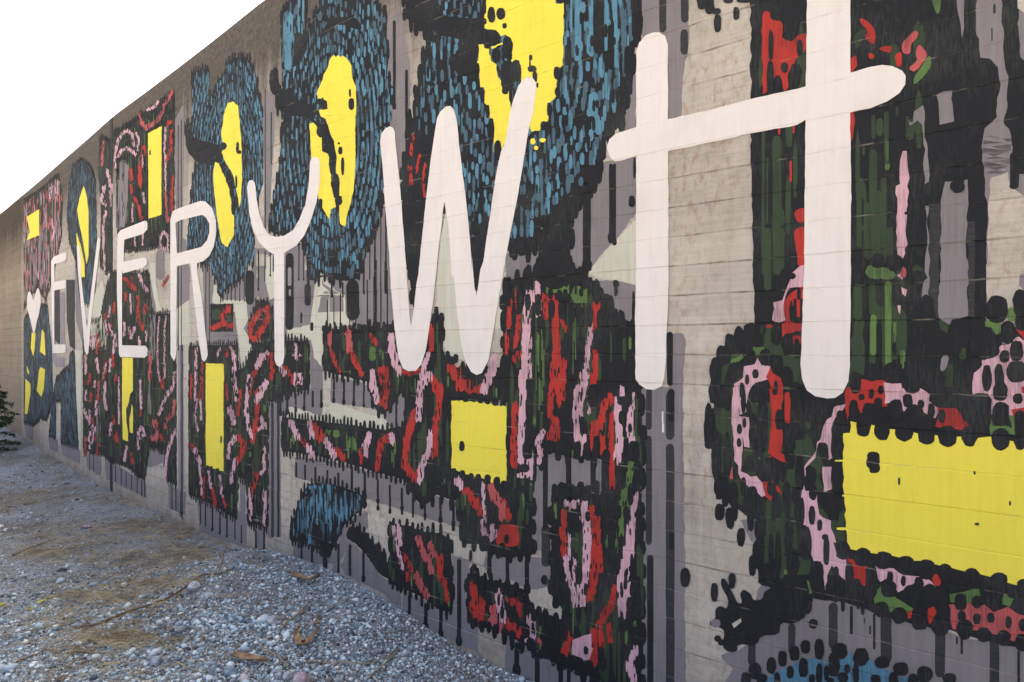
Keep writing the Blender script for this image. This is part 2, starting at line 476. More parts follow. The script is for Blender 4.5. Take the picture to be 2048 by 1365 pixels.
def camo(p, dens=1.0):
    fill(p, 'green', 75 * dens, (.012, .036), (.08, .40), 4, 'green_streak')
    fill(p, 'bright_green', 9 * dens, (.008, .020), (.05, .20), 4.2, 'green_streak')
    fill(p, 'black', 70 * dens, (.014, .036), (.05, .16), 4.6, 'black_dab')
def blue(p, c, ax, dens=1.0, pitch=.048):
    """feathery blue: short thick dabs laid in rows that ring the eye"""
    sx, sy = pxm(c[0]), pym(c[0])
    rx_ = ax[0] / sx
    N = max(4, int(rx_ / pitch))
    for i in range(2, N + 6):
        f = i / N
        a_, b_ = ax[0] * f, ax[1] * f
        per = math.pi * (a_ / sx + b_ / sy)
        m = max(8, int(per / .046))
        for j in range(m):
            t_ = 2 * math.pi * (j + rnd.uniform(-.3, .3)) / m
            x, y = c[0] + a_ * math.cos(t_), c[1] + b_ * math.sin(t_)
            if rnd.random() < .12 or not inside(p, x, y): continue
            w = rnd.uniform(.017, .032) * pxm(x); h = rnd.uniform(.045, .105) * pym(x)
            if not inside(p, x, y + h * .5) or not inside(p, x, y - h * .5): continue
            dab(x, y, w, h, 'blue' if rnd.random() < .42 else 'dim_blue', 4.2, 'blue_dab', 8)
    fill(p, 'dim_blue', 70 * dens, (.010, .022), (.04, .12), 4, 'blue_dab')
    fill(p, 'blue', 30 * dens, (.010, .020), (.04, .10), 4.4, 'blue_dab')
    fill(p, 'black', 60 * dens, (.012, .028), (.04, .09), 4.7, 'black_dab')
def R(t, color, w, pts, level=None, holes=.30):
    """a drawn line, dabbed on upright touch by touch"""
    level = level if level is not None else {'red': 5, 'salmon': 5.5, 'pink': 6}.get(color, 5)
    ox, oy, k = T[t]
    p = q(t, pts); wp = w / k
    for i in range(len(p) - 1):
        (x1, y1), (x2, y2) = p[i], p[i + 1]
        L = math.hypot(x2 - x1, y2 - y1)
        n = max(1, int(L / (wp * .55)))
        for j in range(n + 1):
            f = j / n
            x, y = x1 + (x2 - x1) * f, y1 + (y2 - y1) * f
            vert = abs(y2 - y1) / max(L, .01)
            for u in (-1, 0, 1):
                dw = wp * rnd.uniform(.26, .46)
                dh = wp * rnd.uniform(.5, 1.2) * (1 + .8 * vert)
                dab(x + u * wp * rnd.uniform(.2, .42), y + rnd.uniform(-.32, .32) * wp, dw, dh, color, level, color + '_stroke', 8)
            if rnd.random() < (holes if wp > 9 else .55):
                g = 1 if wp > 9 else 1.5
                dab(x + rnd.choice((-1, 1)) * rnd.uniform(.15, .6) * wp, y + rnd.uniform(-.5, .5) * wp, wp * g * rnd.uniform(.15, .28), wp * g * rnd.uniform(.6, 1.4), 'black', 8, 'black_dab', 8)
def dot_row(t, pts, w, h):
    """ a row of big round roller touches"""
    D(t, [(x, y, w * rnd.uniform(.9, 1.1), h * rnd.uniform(.85, 1.15)) for x, y in pts])
# ================================================================== MURAL: right hand part
P('grey_panel_field')
# grey ground of the right hand panels
S('F', 'grey', 1, [(1880, -40), (2120, -40), (2120, 660), (1870, 660), (1850, 300)], 'grey_panel')
S('F', 'grey', 1, [(1500, 1290), (1515, 1180), (1545, 1150), (1610, 1185), (1760, 1225), (1950, 1280), (2130, 1310), (2130, 1460), (1400, 1460), (1470, 1330)], 'grey_panel')
S('t34', 'grey', 1, [(1330, 1120), (1480, 1080), (1580, 1000), (1700, 940), (1700, 1230), (1480, 1260), (1340, 1150)], 'grey_panel')
S('F', 'grey', 1, [(1481, 1040), (1518, 1034), (1516, 1092), (1500, 1080)], 'grey_panel')
# grey post between the loops and the bare strip
S('F', 'grey', 1, [(1284, 770), (1338, 775), (1333, 665), (1365, 667), (1372, 690), (1366, 780), (1368, 1000), (1373, 1460), (1284, 1460)], 'grey_panel')
V('F', 'soft_black', 2, [(1292, 1304, 776, 860), (1292, 1304, 872, 1090), (1294, 1307, 1110, 1450), (1332, 1349, 782, 880), (1332, 1349, 888, 1450)], 'black_stripe')
V('F', 'black', 2.3, [(1334, 1346, 664, 772), (1336, 1349, 778, 845), (1338, 1349, 1065, 1100), (1296, 1306, 1115, 1365)], 'black_stripe')
V('t33', 'white', 2.5, [(792, 806, 195, 300), (794, 812, 300, 390)], 'white_drip')
V('t44', 'soft_black', 2, [(270, 352, 640, 1060), (745, 842, 720, 1190), (1238, 1330, 880, 1320), (1735, 1822, 960, 1500)], 'black_stripe')
V('t34', 'soft_black', 2, [(1575, 1642, 1000, 1210), (1940, 2005, 830, 1110)], 'black_stripe')
V('t44', 'black', 2.3, [(462, 490, 670, 930), (674, 696, 740, 1065), (1470, 1492, 960, 1110), (1428, 1446, 950, 1020), (1988, 2012, 1080, 1400), (640, 655, 850, 930), (590, 602, 780, 830)], 'drip')
D('t44', [(130, 830, 80, 90), (60, 680, 120, 130), (30, 620, 200, 90)])

P('camouflage_motif', 'black green red and pink painted loops around the biggest yellow block')
br = K('F', [(1501, -40), (2120, -40), (2120, 1312), (1990, 1286), (1950, 1276), (1900, 1260), (1860, 1256), (1800, 1240), (1760, 1232), (1725, 1215), (1690, 1205), (1640, 1200), (1600, 1188), (1560, 1185), (1516, 1165), (1514, 1040), (1490, 1030), (1462, 1012), (1440, 982), (1427, 956), (1424, 900), (1414, 890), (1412, 830), (1428, 815), (1428, 760), (1433, 728), (1453, 700), (1470, 682), (1490, 669), (1508, 664), (1506, 540), (1502, 250)], edge=False)
edge_dabs([(1516, 1150), (1514, 1040), (1490, 1030), (1462, 1012), (1440, 982), (1427, 956)], .04, (.08, .13))
for k_ in range(2): edge_dabs([(1428, 815), (1428, 760), (1433, 728), (1453, 700), (1470, 682), (1490, 669), (1508, 664)][::1 - 2 * k_], .046, (.075, .11), level=8, key='black_dab')
lobe = [(1440, 730), (1470, 690), (1510, 672), (1600, 690), (1600, 850), (1690, 1000), (1690, 1150), (1520, 1150), (1516, 1030), (1470, 1000), (1436, 950), (1432, 820)]
S('F', 'green', 3.5, lobe, 'green_ground'); fill(lobe, 'bright_green', 25, (.02, .04), (.04, .12), 3.8, 'green_streak'); fill(lobe, 'black', 260, (.036, .058), (.055, .12), 4.2, 'black_dab')
mid_ = [(1690, 520), (1830, 520), (1900, 640), (2048, 640), (2048, 860), (1900, 860), (1690, 850)]
fill(mid_, 'green', 90, (.02, .05), (.06, .25), 4, 'green_streak'); fill(mid_, 'black', 90, (.04, .06), (.06, .1), 4.2, 'black_dab')
top_ = [(1505, 20), (1600, 20), (1830, 20), (1880, 120), (1860, 300), (1810, 500), (1700, 520), (1520, 520)]
fill(top_, 'green', 34, (.015, .035), (.08, .35), 4, 'green_streak'); fill(top_, 'black', 30, (.03, .06), (.06, .14), 4.2, 'black_dab')
# windows of grey between the black
S('t40', 'grey', 4, [(1430, -100), (1500, -100), (1505, 60), (1485, 390), (1470, 200), (1440, 100)], 'grey_panel', 1)
S('t40', 'grey', 4, [(1610, -100), (1850, -100), (1840, 200), (1870, 300), (1880, 640), (1905, 700), (1890, 900), (1880, 1050), (1860, 1100), (1930, 1190), (1930, 1700), (1690, 1700), (1670, 1280), (1690, 1170), (1800, 1070), (1820, 720), (1810, 620), (1740, 540), (1650, 530), (1640, 360), (1615, 320)], 'grey_panel')
S('t41', 'grey', 4, [(1690, 100), (1925, 100), (1922, 450), (2048, 450), (2300, 450), (2300, 2000), (1705, 2000), (1705, 1000), (1690, 640), (1670, 260)], 'grey_panel')
S('t40', 'grey', 4, [(2010, -100), (2300, -100), (2300, 560), (2048, 560), (2010, 520), (2000, 300)], 'grey_panel')
S('t40', 'grey', 4, [(1250, 865), (1395, 830), (1412, 1110), (1280, 1140)], 'grey_panel')
S('t40', 'grey', 4, [(990, 1060), (1130, 960), (1172, 1365), (1180, 1660), (1145, 1680), (1150, 1365), (1120, 1140), (1080, 1100), (1010, 1150)], 'grey_panel')
S('t41', 'grey', 4, [(1310, 600), (1330, 520), (1535, 500), (1535, 1600), (1540, 1740), (1470, 1760), (1370, 1820), (1350, 1840), (1275, 1760), (1285, 1365), (1290, 700)], 'grey_panel')
S('t41', 'grey', 4, [(1148, 740), (1182, 740), (1180, 1740), (1130, 1740), (1130, 1450), (1150, 1200)], 'grey_panel')
S('t41', 'soft_black', 3.8, [(1180, 720), (1290, 720), (1280, 1760), (1170, 1760)], 'black_base')
S('t41', 'soft_black', 4.2, [(1540, 880), (1602, 880), (1602, 1760), (1540, 1740)], 'black_base')
# bare concrete left showing
S('t41', 'concrete', 4.8, [(1750, 480), (1900, 430), (1920, 560), (2048, 650), (2300, 760), (2300, 1300), (2010, 1365), (2000, 1465), (2040, 1495), (1960, 1725), (1950, 1850), (1900, 1810), (1800, 1775), (1715, 1810), (1705, 1365), (1715, 1000), (1740, 600)], 'bare_patch')
S('t40', 'concrete', 4.8, [(1960, -100), (2300, -100), (2300, 130), (2048, 120), (1990, 80)], 'bare_patch')
# black posts and lobes on the grey
S('t40', 'black', 5, [(1850, 40), (1920, 20), (1985, 80), (2000, 300), (2010, 530), (2048, 560), (2300, 560), (2300, 800), (2010, 800), (2000, 1000), (2048, 1040), (2300, 1040), (2300, 1365), (1940, 1365), (1925, 1190), (1860, 1130), (1870, 1060), (1900, 1000), (1890, 850), (1910, 700), (1880, 640), (1870, 300), (1840, 180)], 'black_base', 1)
V('t41', 'black', 5, [(1918, 2002, 250, 585)], 'black_base')
V('t40', 'black', 5, [(1508, 1608, -60, 400)], 'black_base')
V('t41', 'black', 5.2, [(1602, 1706, 640, 1780)], 'black_base')
D('t41', [(1440, 565, 130, 120), (1480, 470, 60, 160), (1400, 440, 150, 110), (1955, 560, 80, 60)])
V('t41', 'black', 4.9, [(1768, 1790, -1100, -1010), (1750, 1762, -880, -760)], 'drip')
# red, pink and green at the top
S('t30', 'red', 5, [(1710, 110), (1775, 110), (1780, 185), (1900, 200), (1880, 380), (2048, 320), (2120, 300), (2120, 440), (2010, 540), (1990, 600), (1930, 680), (1950, 800), (1900, 840), (1880, 700), (1815, 690), (1800, 820), (1745, 840), (1700, 870), (1705, 280)], 'red_stroke', 1)
D('t30', [(1785, 420, 50, 290), (1780, 720, 70, 340), (1910, 620, 65, 100), (2010, 690, 120, 220), (1850, 760, 60, 140), (1960, 280, 130, 200), (2048, 440, 60, 160), (1470, 130, 60, 120), (1300, 220, 75, 170), (1160, 20, 100, 150), (1230, 60, 90, 160), (1400, 10, 90, 60), (1540, 10, 140, 50), (1640, 200, 90, 150), (1290, 110, 90, 60)])
S('t40', 'red', 5, [(550, 170), (600, 180), (680, 250), (700, 330), (680, 420), (590, 340), (630, 290), (560, 210)], 'red_stroke', 1)
S('t40', 'red', 5, [(720, 440), (850, 415), (840, 490), (760, 470)], 'red_stroke', 1)
S('t40', 'red', 5, [(630, 480), (690, 500), (680, 540), (640, 540)], 'red_stroke', 1)
S('t40', 'red', 5, [(870, 500), (940, 470), (935, 610), (890, 610)], 'red_stroke', 1)
S('t40', 'salmon', 5.5, [(935, 400), (1000, 330), (1060, 278), (1092, 310), (1060, 370), (1020, 400), (1015, 500), (940, 490)], 'salmon_stroke', 1)
S('t40', 'salmon', 5.5, [(1090, 400), (1155, 470), (1170, 520), (1060, 665), (990, 630), (1080, 560), (1060, 490)], 'salmon_stroke', 1)
S('t40', 'bright_green', 5, [(1190, 490), (1210, 590), (1150, 690), (1045, 785), (1045, 710), (1110, 620)], 'green_streak', 1)
S('t40', 'bright_green', 5, [(1190, -60), (1290, -60), (1290, 90), (1260, 140), (1230, 80)], 'green_streak', 1)
S('t40', 'green', 5, [(840, 400), (900, 410), (905, 495), (860, 480)], 'green_streak', 1)
S('t40', 'red', 5, [(465, 540), (520, 505), (530, 600), (490, 655), (455, 655)], 'red_stroke')
S('t40', 'red', 5, [(465, 1020), (500, 1030), (512, 1100), (492, 1250), (465, 1310)], 'red_stroke')
S('t40', 'green', 5, [(500, 310), (620, 260), (600, 330), (540, 450), (510, 430)], 'green_streak', 1)
V('t40', 'green', 4.5, [(660, 695, 1050, 1260), (775, 818, 1020, 1500), (970, 1000, 1060, 1270), (700, 770, 1080, 1240), (880, 905, 980, 1060)], 'green_streak')
V('t41', 'green', 4.5, [(660, 695, 0, 130), (640, 712, 225, 1290), (525, 572, 480, 1120), (750, 797, 480, 1260), (800, 860, 930, 1200), (575, 600, 200, 280), (590, 640, 700, 1240), (700, 750, 600, 1280)], 'green_streak')
V('t41', 'bright_green', 4.8, [(790, 815, 60, 330), (785, 835, 330, 420)], 'green_streak')
S('t41', 'pink', 6, [(945, 240), (980, 240), (992, 400), (985, 560), (990, 740), (980, 760), (978, 900), (988, 1080), (945, 1220), (900, 1210), (895, 800), (883, 560), (920, 540), (920, 330)], 'pink_stroke')
fill(q('t41', [(975, 780), (1010, 780), (1010, 1365), (960, 1365)]), 'black', 900, (.012, .02), (.015, .04), 7, 'black_dab')
fill(q('t42', [(940, 0), (1010, 0), (1010, 300), (950, 280)]), 'salmon', 500, (.012, .02), (.02, .05), 6.2, 'salmon_stroke')
V('t31', 'green', 4.5, [(1700, 1730, 60, 1365), (1800, 1880, 100, 1365), (1740, 1760, 300, 900)], 'green_streak')
V('t31', 'black', 5.1, [(1610, 1700, 100, 640)], 'black_base')
V('t31', 'red', 5.2, [(1955, 1975, 330, 520), (1850, 1870, -20, 90), (1985, 2000, -10, 80)], 'red_stroke')
S('t31', 'red', 5.2, [(1990, 800), (2048, 760), (2120, 760), (2120, 880), (2030, 900)], 'red_stroke', 1)
S('t31', 'red', 5.2, [(1990, 970), (2048, 930), (2120, 930), (2120, 1365), (2030, 1300), (2010, 1100)], 'red_stroke', 1)
# middle: green curtain under the crossbar
V('t42', 'green', 4.5, [(495, 578, 310, 640), (638, 702, 300, 600), (500, 562, 650, 1150), (640, 700, 650, 1040), (560, 600, 640, 1140), (848, 902, 480, 1000), (760, 800, 560, 1040)], 'green_streak')
V('t42', 'bright_green', 4.9, [(783, 842, 285, 1050), (650, 705, 590, 960), (925, 972, 840, 1080), (860, 890, 640, 900)], 'green_streak')
S('t42', 'bright_green', 4.9, [(595, 200), (640, 130), (690, 170), (790, 155), (895, 225), (850, 275), (700, 265), (640, 260)], 'green_streak', 1)
D('t42', [(560, 130, 150, 150), (720, 100, 130, 130), (870, 120, 160, 150), (605, 390, 60, 260), (742, 390, 66, 260), (890, 390, 80, 240), (610, 780, 50, 200), (735, 780, 44, 300), (870, 900, 40, 120)])
S('t42', 'pink', 6, [(890, 235), (945, 200), (945, 275)], 'pink_stroke')
S('t42', 'pink', 6, [(930, 340), (985, 365), (970, 425), (940, 400)], 'pink_stroke')
S('t42', 'pink', 6, [(895, 500), (930, 510), (920, 590), (905, 560)], 'pink_stroke')
S('t42', 'bright_green', 5, [(1690, 640), (1840, 640), (1825, 790), (1700, 710)], 'green_streak', 1)
S('t42', 'bright_green', 5, [(1905, 510), (1990, 560), (1990, 650), (1890, 650)], 'green_streak', 1)
V('t42', 'green', 4.5, [(1340, 1405, 1040, 1290), (1455, 1520, 880, 1000), (1290, 1330, 1100, 1260)], 'green_streak')
S('t42', 'grey', 4.5, [(1300, 960), (1370, 960), (1340, 1090), (1280, 1110)], 'grey_panel', 1)
S('t42', 'red', 5, [(1970, 720), (2048, 735), (2300, 735), (2300, 850), (2048, 810)], 'red_stroke')
S('t42', 'pink', 5.5, [(1820, 870), (1920, 860), (1990, 780), (2048, 830), (2300, 860), (2300, 1500), (1600, 1500), (1570, 1140), (1670, 1060), (1660, 1000), (1750, 990), (1830, 950)], 'pink_stroke', 1)
S('t42', 'red', 5.8, [(2020, 1230), (2300, 1200), (2300, 1330), (2030, 1320)], 'red_stroke', 1)
D('t42', [(1800, 540, 210, 250), (1900, 750, 145, 210), (1460, 760, 210, 280), (1680, 850, 270, 300), (2010, 480, 130, 240), (2020, 650, 100, 180), (1870, 970, 95, 115), (1980, 920, 120, 190), (1980, 1110, 200, 200), (1710, 1170, 90, 245), (1820, 1180, 90, 300), (1835, 1290, 140, 170), (1995, 1355, 90, 100), (1650, 1365, 90, 70), (1200, 720, 180, 240), (1230, 850, 260, 280), (1400, 900, 160, 140), (1480, 1150, 180, 320), (1240, 1200, 180, 220), (1320, 1340, 260, 200)])
S('t42', 'red', 5, [(560, 1175), (790, 1185), (800, 1300), (760, 1400), (440, 1420), (460, 1320)], 'red_stroke')
S('t42', 'pink', 5.5, [(770, 1205), (930, 1215), (950, 1300), (1120, 1285), (1150, 1400), (780, 1400)], 'pink_stroke')
D('t42', [(658, 1310, 52, 95), (745, 1275, 52, 85), (665, 1115, 140, 165), (850, 1120, 175, 200), (1030, 1170, 190, 280), (515, 1210, 105, 210), (570, 1340, 60, 60), (985, 1345, 80, 60)])
# left lobe of the loops, beside the bare strip
S('t32', 'green', 4.4, [(1750, 690), (1880, 700), (1900, 760), (1870, 860), (1950, 960), (2048, 980), (2100, 1000), (2100, 1230), (1990, 1215), (1960, 1100), (1890, 1060), (1840, 1000), (1750, 900), (1620, 880), (1720, 800)], 'green_streak')
S('t32', 'bright_green', 4.6, [(1620, 880), (1720, 885), (1740, 940), (1640, 960), (1560, 960), (1500, 1010), (1440, 1110), (1415, 1100), (1420, 1000), (1520, 940)], 'green_streak')
V('t32', 'green', 4.5, [(1720, 1790, -200, 370), (1838, 1906, -200, 180), (1335, 1365, 1120, 1365), (1690, 1715, 690, 800)], 'green_streak')
S('t32', 'pink', 5.6, [(1980, 210), (2048, 150), (2110, 130), (2110, 330), (1950, 350), (1905, 470), (1920, 640), (1850, 670), (1795, 640), (1805, 480), (1890, 460), (1920, 370)], 'pink_stroke')
S('t32', 'red', 5.9, [(1960, 400), (2048, 340), (2110, 330), (2110, 450), (1980, 450), (1950, 520), (1960, 640), (2048, 670), (2110, 680), (2110, 740), (2020, 740), (1890, 800), (1880, 680), (1930, 640), (1900, 560), (1900, 480)], 'red_stroke')
V('t32', 'red', 5.9, [(1980, 2060, 780, 870), (1960, 1990, 440, 520), (2020, 2050, 440, 640), (1740, 1800, 680, 710)], 'red_stroke')
S('t32', 'pink', 5.6, [(1540, 1060), (1640, 1040), (1662, 985), (1700, 1050), (1780, 1060), (1755, 1180), (1620, 1230), (1575, 1300), (1565, 1400), (1435, 1400), (1450, 1220), (1535, 1160)], 'pink_stroke')
S('t32', 'red', 5.8, [(1780, 1065), (1800, 1120), (1890, 1180), (1885, 1400), (1785, 1400), (1770, 1200), (1740, 1160)], 'red_stroke')
S('t33', 'pink', 5.6, [(1440, -20), (1500, -20), (1495, 240), (1585, 250), (1590, 525), (1540, 515), (1522, 420), (1520, 600), (1510, 740), (1600, 790), (1690, 780), (1735, 960), (1700, 975), (1580, 880), (1510, 810), (1490, 690), (1450, 640), (1440, 400), (1428, 200)], 'pink_stroke')
S('t33', 'pink', 5.6, [(1500, -20), (1600, -20), (1570, 60), (1560, 200), (1500, 230)], 'pink_stroke')
S('t33', 'red', 5.8, [(1770, -20), (1885, -20), (1880, 200), (1890, 370), (1880, 580), (1945, 600), (1945, 665), (1880, 650), (1760, 570), (1790, 330), (1780, 80)], 'red_stroke')
V('t33', 'red', 5.8, [(1910, 1962, 20, 310), (1765, 1790, 600, 720)], 'red_stroke')
S('t33', 'red', 5.9, [(1690, 780), (1780, 805), (1835, 860), (1885, 950), (1820, 910), (1785, 1010), (1735, 970), (1715, 860)], 'red_stroke')
S('t33', 'bright_green', 4.8, [(1645, 60), (1705, 75), (1702, 260), (1670, 245)], 'green_streak', 1)
S('t33', 'bright_green', 4.8, [(1635, 615), (1695, 615), (1680, 705), (1650, 695)], 'green_streak', 1)
V('t33', 'green', 4.6, [(1680, 1722, 260, 560), (1335, 1366, 0, 250), (1300, 1372, 230, 370), (1740, 1792, 1000, 1500), (1860, 1912, 950, 1500), (1955, 2012, 770, 960), (2005, 2060, 510, 590), (1385, 1410, 700, 800), (1340, 1370, 520, 700)], 'green_streak')
V('t34', 'green', 4.6, [(1755, 1790, -60, 400), (1862, 1905, -60, 420), (1980, 2030, 0, 160)], 'green_streak')
S('t33', 'salmon', 5.6, [(1410, 720), (1445, 700), (1450, 800), (1415, 820)], 'salmon_stroke')
D('t32', [(1545, 850, 95, 175), (1450, 885, 80, 135), (1385, 970, 80, 140), (1300, 1100, 80, 165), (1670, 840, 110, 100), (1605, 985, 92, 130), (1735, 980, 110, 150), (1850, 1040, 100, 170), (1495, 1090, 72, 145), (1645, 1130, 60, 84), (1570, 1180, 40, 100), (1840, 760, 90, 210), (1940, 860, 110, 210), (1940, 1160, 105, 170), (1520, 1280, 50, 160), (1830, 1240, 40, 110), (1690, 1290, 170, 180), (1640, 1330, 120, 130), (1410, 1180, 80, 120), (1300, 1240, 76, 160), (2020, 900, 60, 190), (1970, 560, 30, 200), (2020, 640, 90, 60), (2040, 400, 40, 120), (1980, 240, 60, 60)])
D('t33', [(1500, 355, 46, 95), (1495, 480, 46, 84), (1545, 300, 34, 100), (1535, 100, 46, 240), (1860, 270, 72, 195), (1215, 360, 80, 330), (1285, 650, 76, 320), (1350, 830, 95, 170), (1445, 950, 95, 230), (1320, 1110, 92, 155), (1535, 880, 54, 160), (1820, 20, 50, 60), (1920, 400, 60, 230), (1620, 930, 80, 110), (1660, 1040, 160, 160), (1790, 900, 90, 140), (1460, 740, 44, 160), (1900, 760, 60, 160)])
V('t33', 'soft_black', 3.6, [(1265, 1330, 0, 240), (1255, 1290, 500, 760)], 'black_base')
for cx_, cy_, w_, h_ in ((60,150,30,70),(90,95,25,50),(120,60,28,45),(152,45,32,60),(200,35,38,50),(262,20,35,60),(175,95,36,55),(225,95,38,60),(270,120,40,60),(300,160,40,70),(133,138,30,55),(100,175,28,60),(30,300,26,100),(30,380,30,60),(60,440,34,160),(95,240,30,80),(95,430,30,160),(85,535,36,60),(117,570,34,75),(68,628,34,55),(150,540,20,70),(180,570,40,60),(165,600,40,60),(215,330,40,200),(180,460,60,60),(235,480,90,90),(330,220,40,80),(300,400,20,120),(330,330,36,100),(345,490,34,130),(345,620,36,90),(300,580,30,120),(270,610,22,80),(330,570,30,60),(210,740,24,260),(245,760,18,120),(270,770,22,160),(305,720,30,130),(320,800,50,100),(360,730,50,110),(240,830,60,60),(400,250,80,90),(440,260,40,90),(340,350,60,60)):
    dab(1400 + cx_ / 1.722, 660 + cy_ / 1.722, w_ / 1.722, h_ / 1.722, 'black', 7.5, 'black_dab', 14)
# ring of dabs above and around the yellow block
S('t43', 'red', 5, [(430, -20), (800, -20), (805, 150), (560, 210), (530, 140), (480, 120), (440, 270), (415, 160)], 'red_stroke')
S('t43', 'pink', 5.5, [(330, 150), (430, 130), (390, 200), (330, 255), (310, 300), (300, 420), (305, 620), (270, 640), (245, 480), (165, 480), (150, 620), (60, 710), (60, 920), (165, 910), (165, 1000), (185, 1130), (215, 1160), (292, 1190), (290, 1250), (340, 1390), (60, 1390), (40, 1240), (22, 960), (48, 700), (155, 560), (225, 330)], 'pink_stroke')
S('t43', 'pink', 5.5, [(215, 700), (298, 700), (296, 930), (225, 930)], 'pink_stroke')
S('t43', 'pink', 5.5, [(790, -20), (1100, -20), (1250, 100), (1290, 170), (1240, 260), (1100, 185), (950, 195), (935, 140), (830, 60)], 'pink_stroke')
S('t43', 'pink', 5.5, [(1590, 0), (1700, 60), (1780, 120), (1940, 150), (2048, 120), (2300, 120), (2300, 0)], 'pink_stroke')
S('t43', 'red', 5.8, [(1250, 100), (1310, 165), (1425, 165), (1500, 290), (1575, 255), (1565, 315), (1480, 365), (1240, 335), (1270, 230)], 'red_stroke')
S('t43', 'red', 5.8, [(1930, 180), (2048, 160), (2300, 160), (2300, 240), (1950, 240)], 'red_stroke')
S('t43', 'bright_green', 5, [(1725, 205), (1760, 330), (1900, 330), (1940, 350), (1900, 235), (2048, 225), (2300, 230), (2300, 420), (1740, 410)], 'green_streak')
V('t43', 'green', 4.5, [(10, 70, 540, 620), (60, 110, 280, 360)], 'green_streak')
S('t43', 'yellow', 7, [(405, 395), (465, 390), (468, 285), (530, 300), (900, 360), (1300, 420), (1600, 440), (1730, 425), (2048, 480), (2500, 560), (2500, 1870), (2048, 1790), (1700, 1690), (1300, 1600), (900, 1520), (640, 1480), (450, 1440), (430, 1200), (412, 800)], 'yellow_block')
V('t43', 'yellow', 7.2, [(330, 420, 636, 652), (370, 430, 954, 970), (345, 450, 1250, 1275)], 'yellow_block')
D('t43', [(590, 340, 135, 180), (760, 370, 145, 180), (960, 375, 165, 195), (1160, 405, 165, 195), (1350, 420, 175, 200), (1550, 420, 145, 190), (1835, 450, 185, 205), (2010, 455, 110, 190), (990, 100, 90, 130), (1110, 130, 60, 80), (1205, 190, 70, 130), (1300, 240, 70, 120), (1835, 220, 165, 225), (1640, 200, 260, 350), (500, 190, 90, 210), (880, 190, 145, 210), (1050, 250, 210, 230), (1150, 320, 160, 160), (640, 200, 130, 170), (720, 130, 80, 120), (375, 260, 70, 160), (350, 480, 100, 330), (120, 180, 120, 160), (230, 170, 110, 170), (355, 810, 100, 260), (310, 1030, 200, 250), (130, 930, 75, 150), (120, 1140, 60, 180), (190, 1230, 50, 110), (250, 590, 44, 200), (1830, 60, 130, 80), (1990, 80, 90, 90), (2010, 300, 110, 240), (240, 1340, 60, 60), (700, 260, 120, 130)])
P('spot_on_yellow')
D('t43', [(675, 640, 125, 170), (690, 710, 110, 100)])
D('t43', [(912, 832, 22, 76), (1598, 755, 22, 36), (1620, 1220, 46, 26), (1920, 1030, 20, 46)], 'soft_black')
P('dotted_border', 'row of big round black dabs under the biggest yellow block')
S('t44', 'red', 5, [(430, 235), (520, 250), (515, 290), (645, 280), (605, 490), (500, 445), (495, 350)], 'red_stroke')
S('t44', 'red', 5, [(985, 700), (1030, 705), (1025, 785), (990, 780)], 'red_stroke')
S('t44', 'red', 5, [(1175, 690), (1245, 670), (1255, 790), (1185, 835)], 'red_stroke')
S('t44', 'salmon', 5.5, [(1365, 655), (1560, 640), (1600, 685), (1690, 655), (1770, 725), (1900, 675), (2000, 745), (2300, 760), (2300, 1000), (1950, 990), (1800, 930), (1700, 910), (1600, 890), (1400, 880)], 'salmon_stroke')
S('t44', 'pink', 5.5, [(95, -20), (290, -20), (330, 140), (430, 250), (445, 450), (380, 400), (300, 300), (235, 500), (220, 290), (140, 270), (105, 180)], 'pink_stroke')
S('t44', 'pink', 5.6, [(650, 285), (700, 305), (860, 325), (890, 350), (950, 390), (1100, 400), (1080, 440), (990, 500), (900, 545), (830, 400), (740, 450), (640, 330)], 'pink_stroke')
S('t44', 'pink', 5.6, [(1130, 400), (1200, 440), (1250, 500), (1120, 560), (1090, 500)], 'pink_stroke')
S('t44', 'red', 5.8, [(1210, 380), (1290, 380), (1290, 490), (1220, 480)], 'red_stroke', 1)
S('t44', 'bright_green', 5, [(700, 540), (760, 470), (890, 600), (960, 640), (1045, 695), (1000, 725), (840, 725), (690, 650)], 'green_streak')
S('t44', 'bright_green', 5, [(1370, 560), (1500, 540), (1640, 510), (1655, 610), (1500, 645), (1380, 635)], 'green_streak')
S('t44', 'bright_green', 5, [(1870, 555), (1960, 590), (1920, 675), (1830, 645)], 'green_streak')
S('t44', 'bright_green', 5, [(40, 420), (90, 440), (120, 520), (250, 500), (230, 560), (60, 560)], 'green_streak')
D('t44', [(400, 160, 135, 175), (580, 225, 155, 175), (770, 250, 165, 165), (970, 300, 170, 175), (1160, 335, 175, 185), (1330, 360, 135, 165), (1570, 390, 145, 140), (1820, 450, 165, 180), (2040, 500, 120, 170), (1430, 460, 210, 165), (1950, 545, 110, 110), (1700, 450, 90, 120), (660, 440, 115, 340), (820, 510, 145, 160), (830, 400, 60, 100), (1030, 570, 175, 200), (1300, 620, 135, 260), (1470, 630, 115, 160), (1620, 630, 90, 120), (500, 520, 155, 210), (330, 530, 155, 210), (160, 400, 135, 290), (1620, 785, 70, 105), (1745, 775, 72, 95), (1905, 815, 62, 115), (1680, 930, 135, 135), (1865, 960, 125, 155), (1510, 880, 150, 190), (1290, 840, 175, 210), (1100, 780, 150, 220), (910, 755, 135, 155), (750, 700, 145, 150), (2030, 1000, 120, 170), (250, 170, 60, 260), (950, 440, 50, 100), (1090, 480, 90, 160), (1190, 560, 150, 190), (460, 370, 80, 200), (340, 360, 50, 110), (60, 100, 110, 330), (1480, 760, 80, 100), (1800, 620, 100, 140), (2040, 840, 80, 120), (180, 530, 130, 90)])
for x, y in ((540, 640), (580, 690), (400, 660)): D('t44', [(x, y, 40, 130)])
P('bird_shaped_mark')
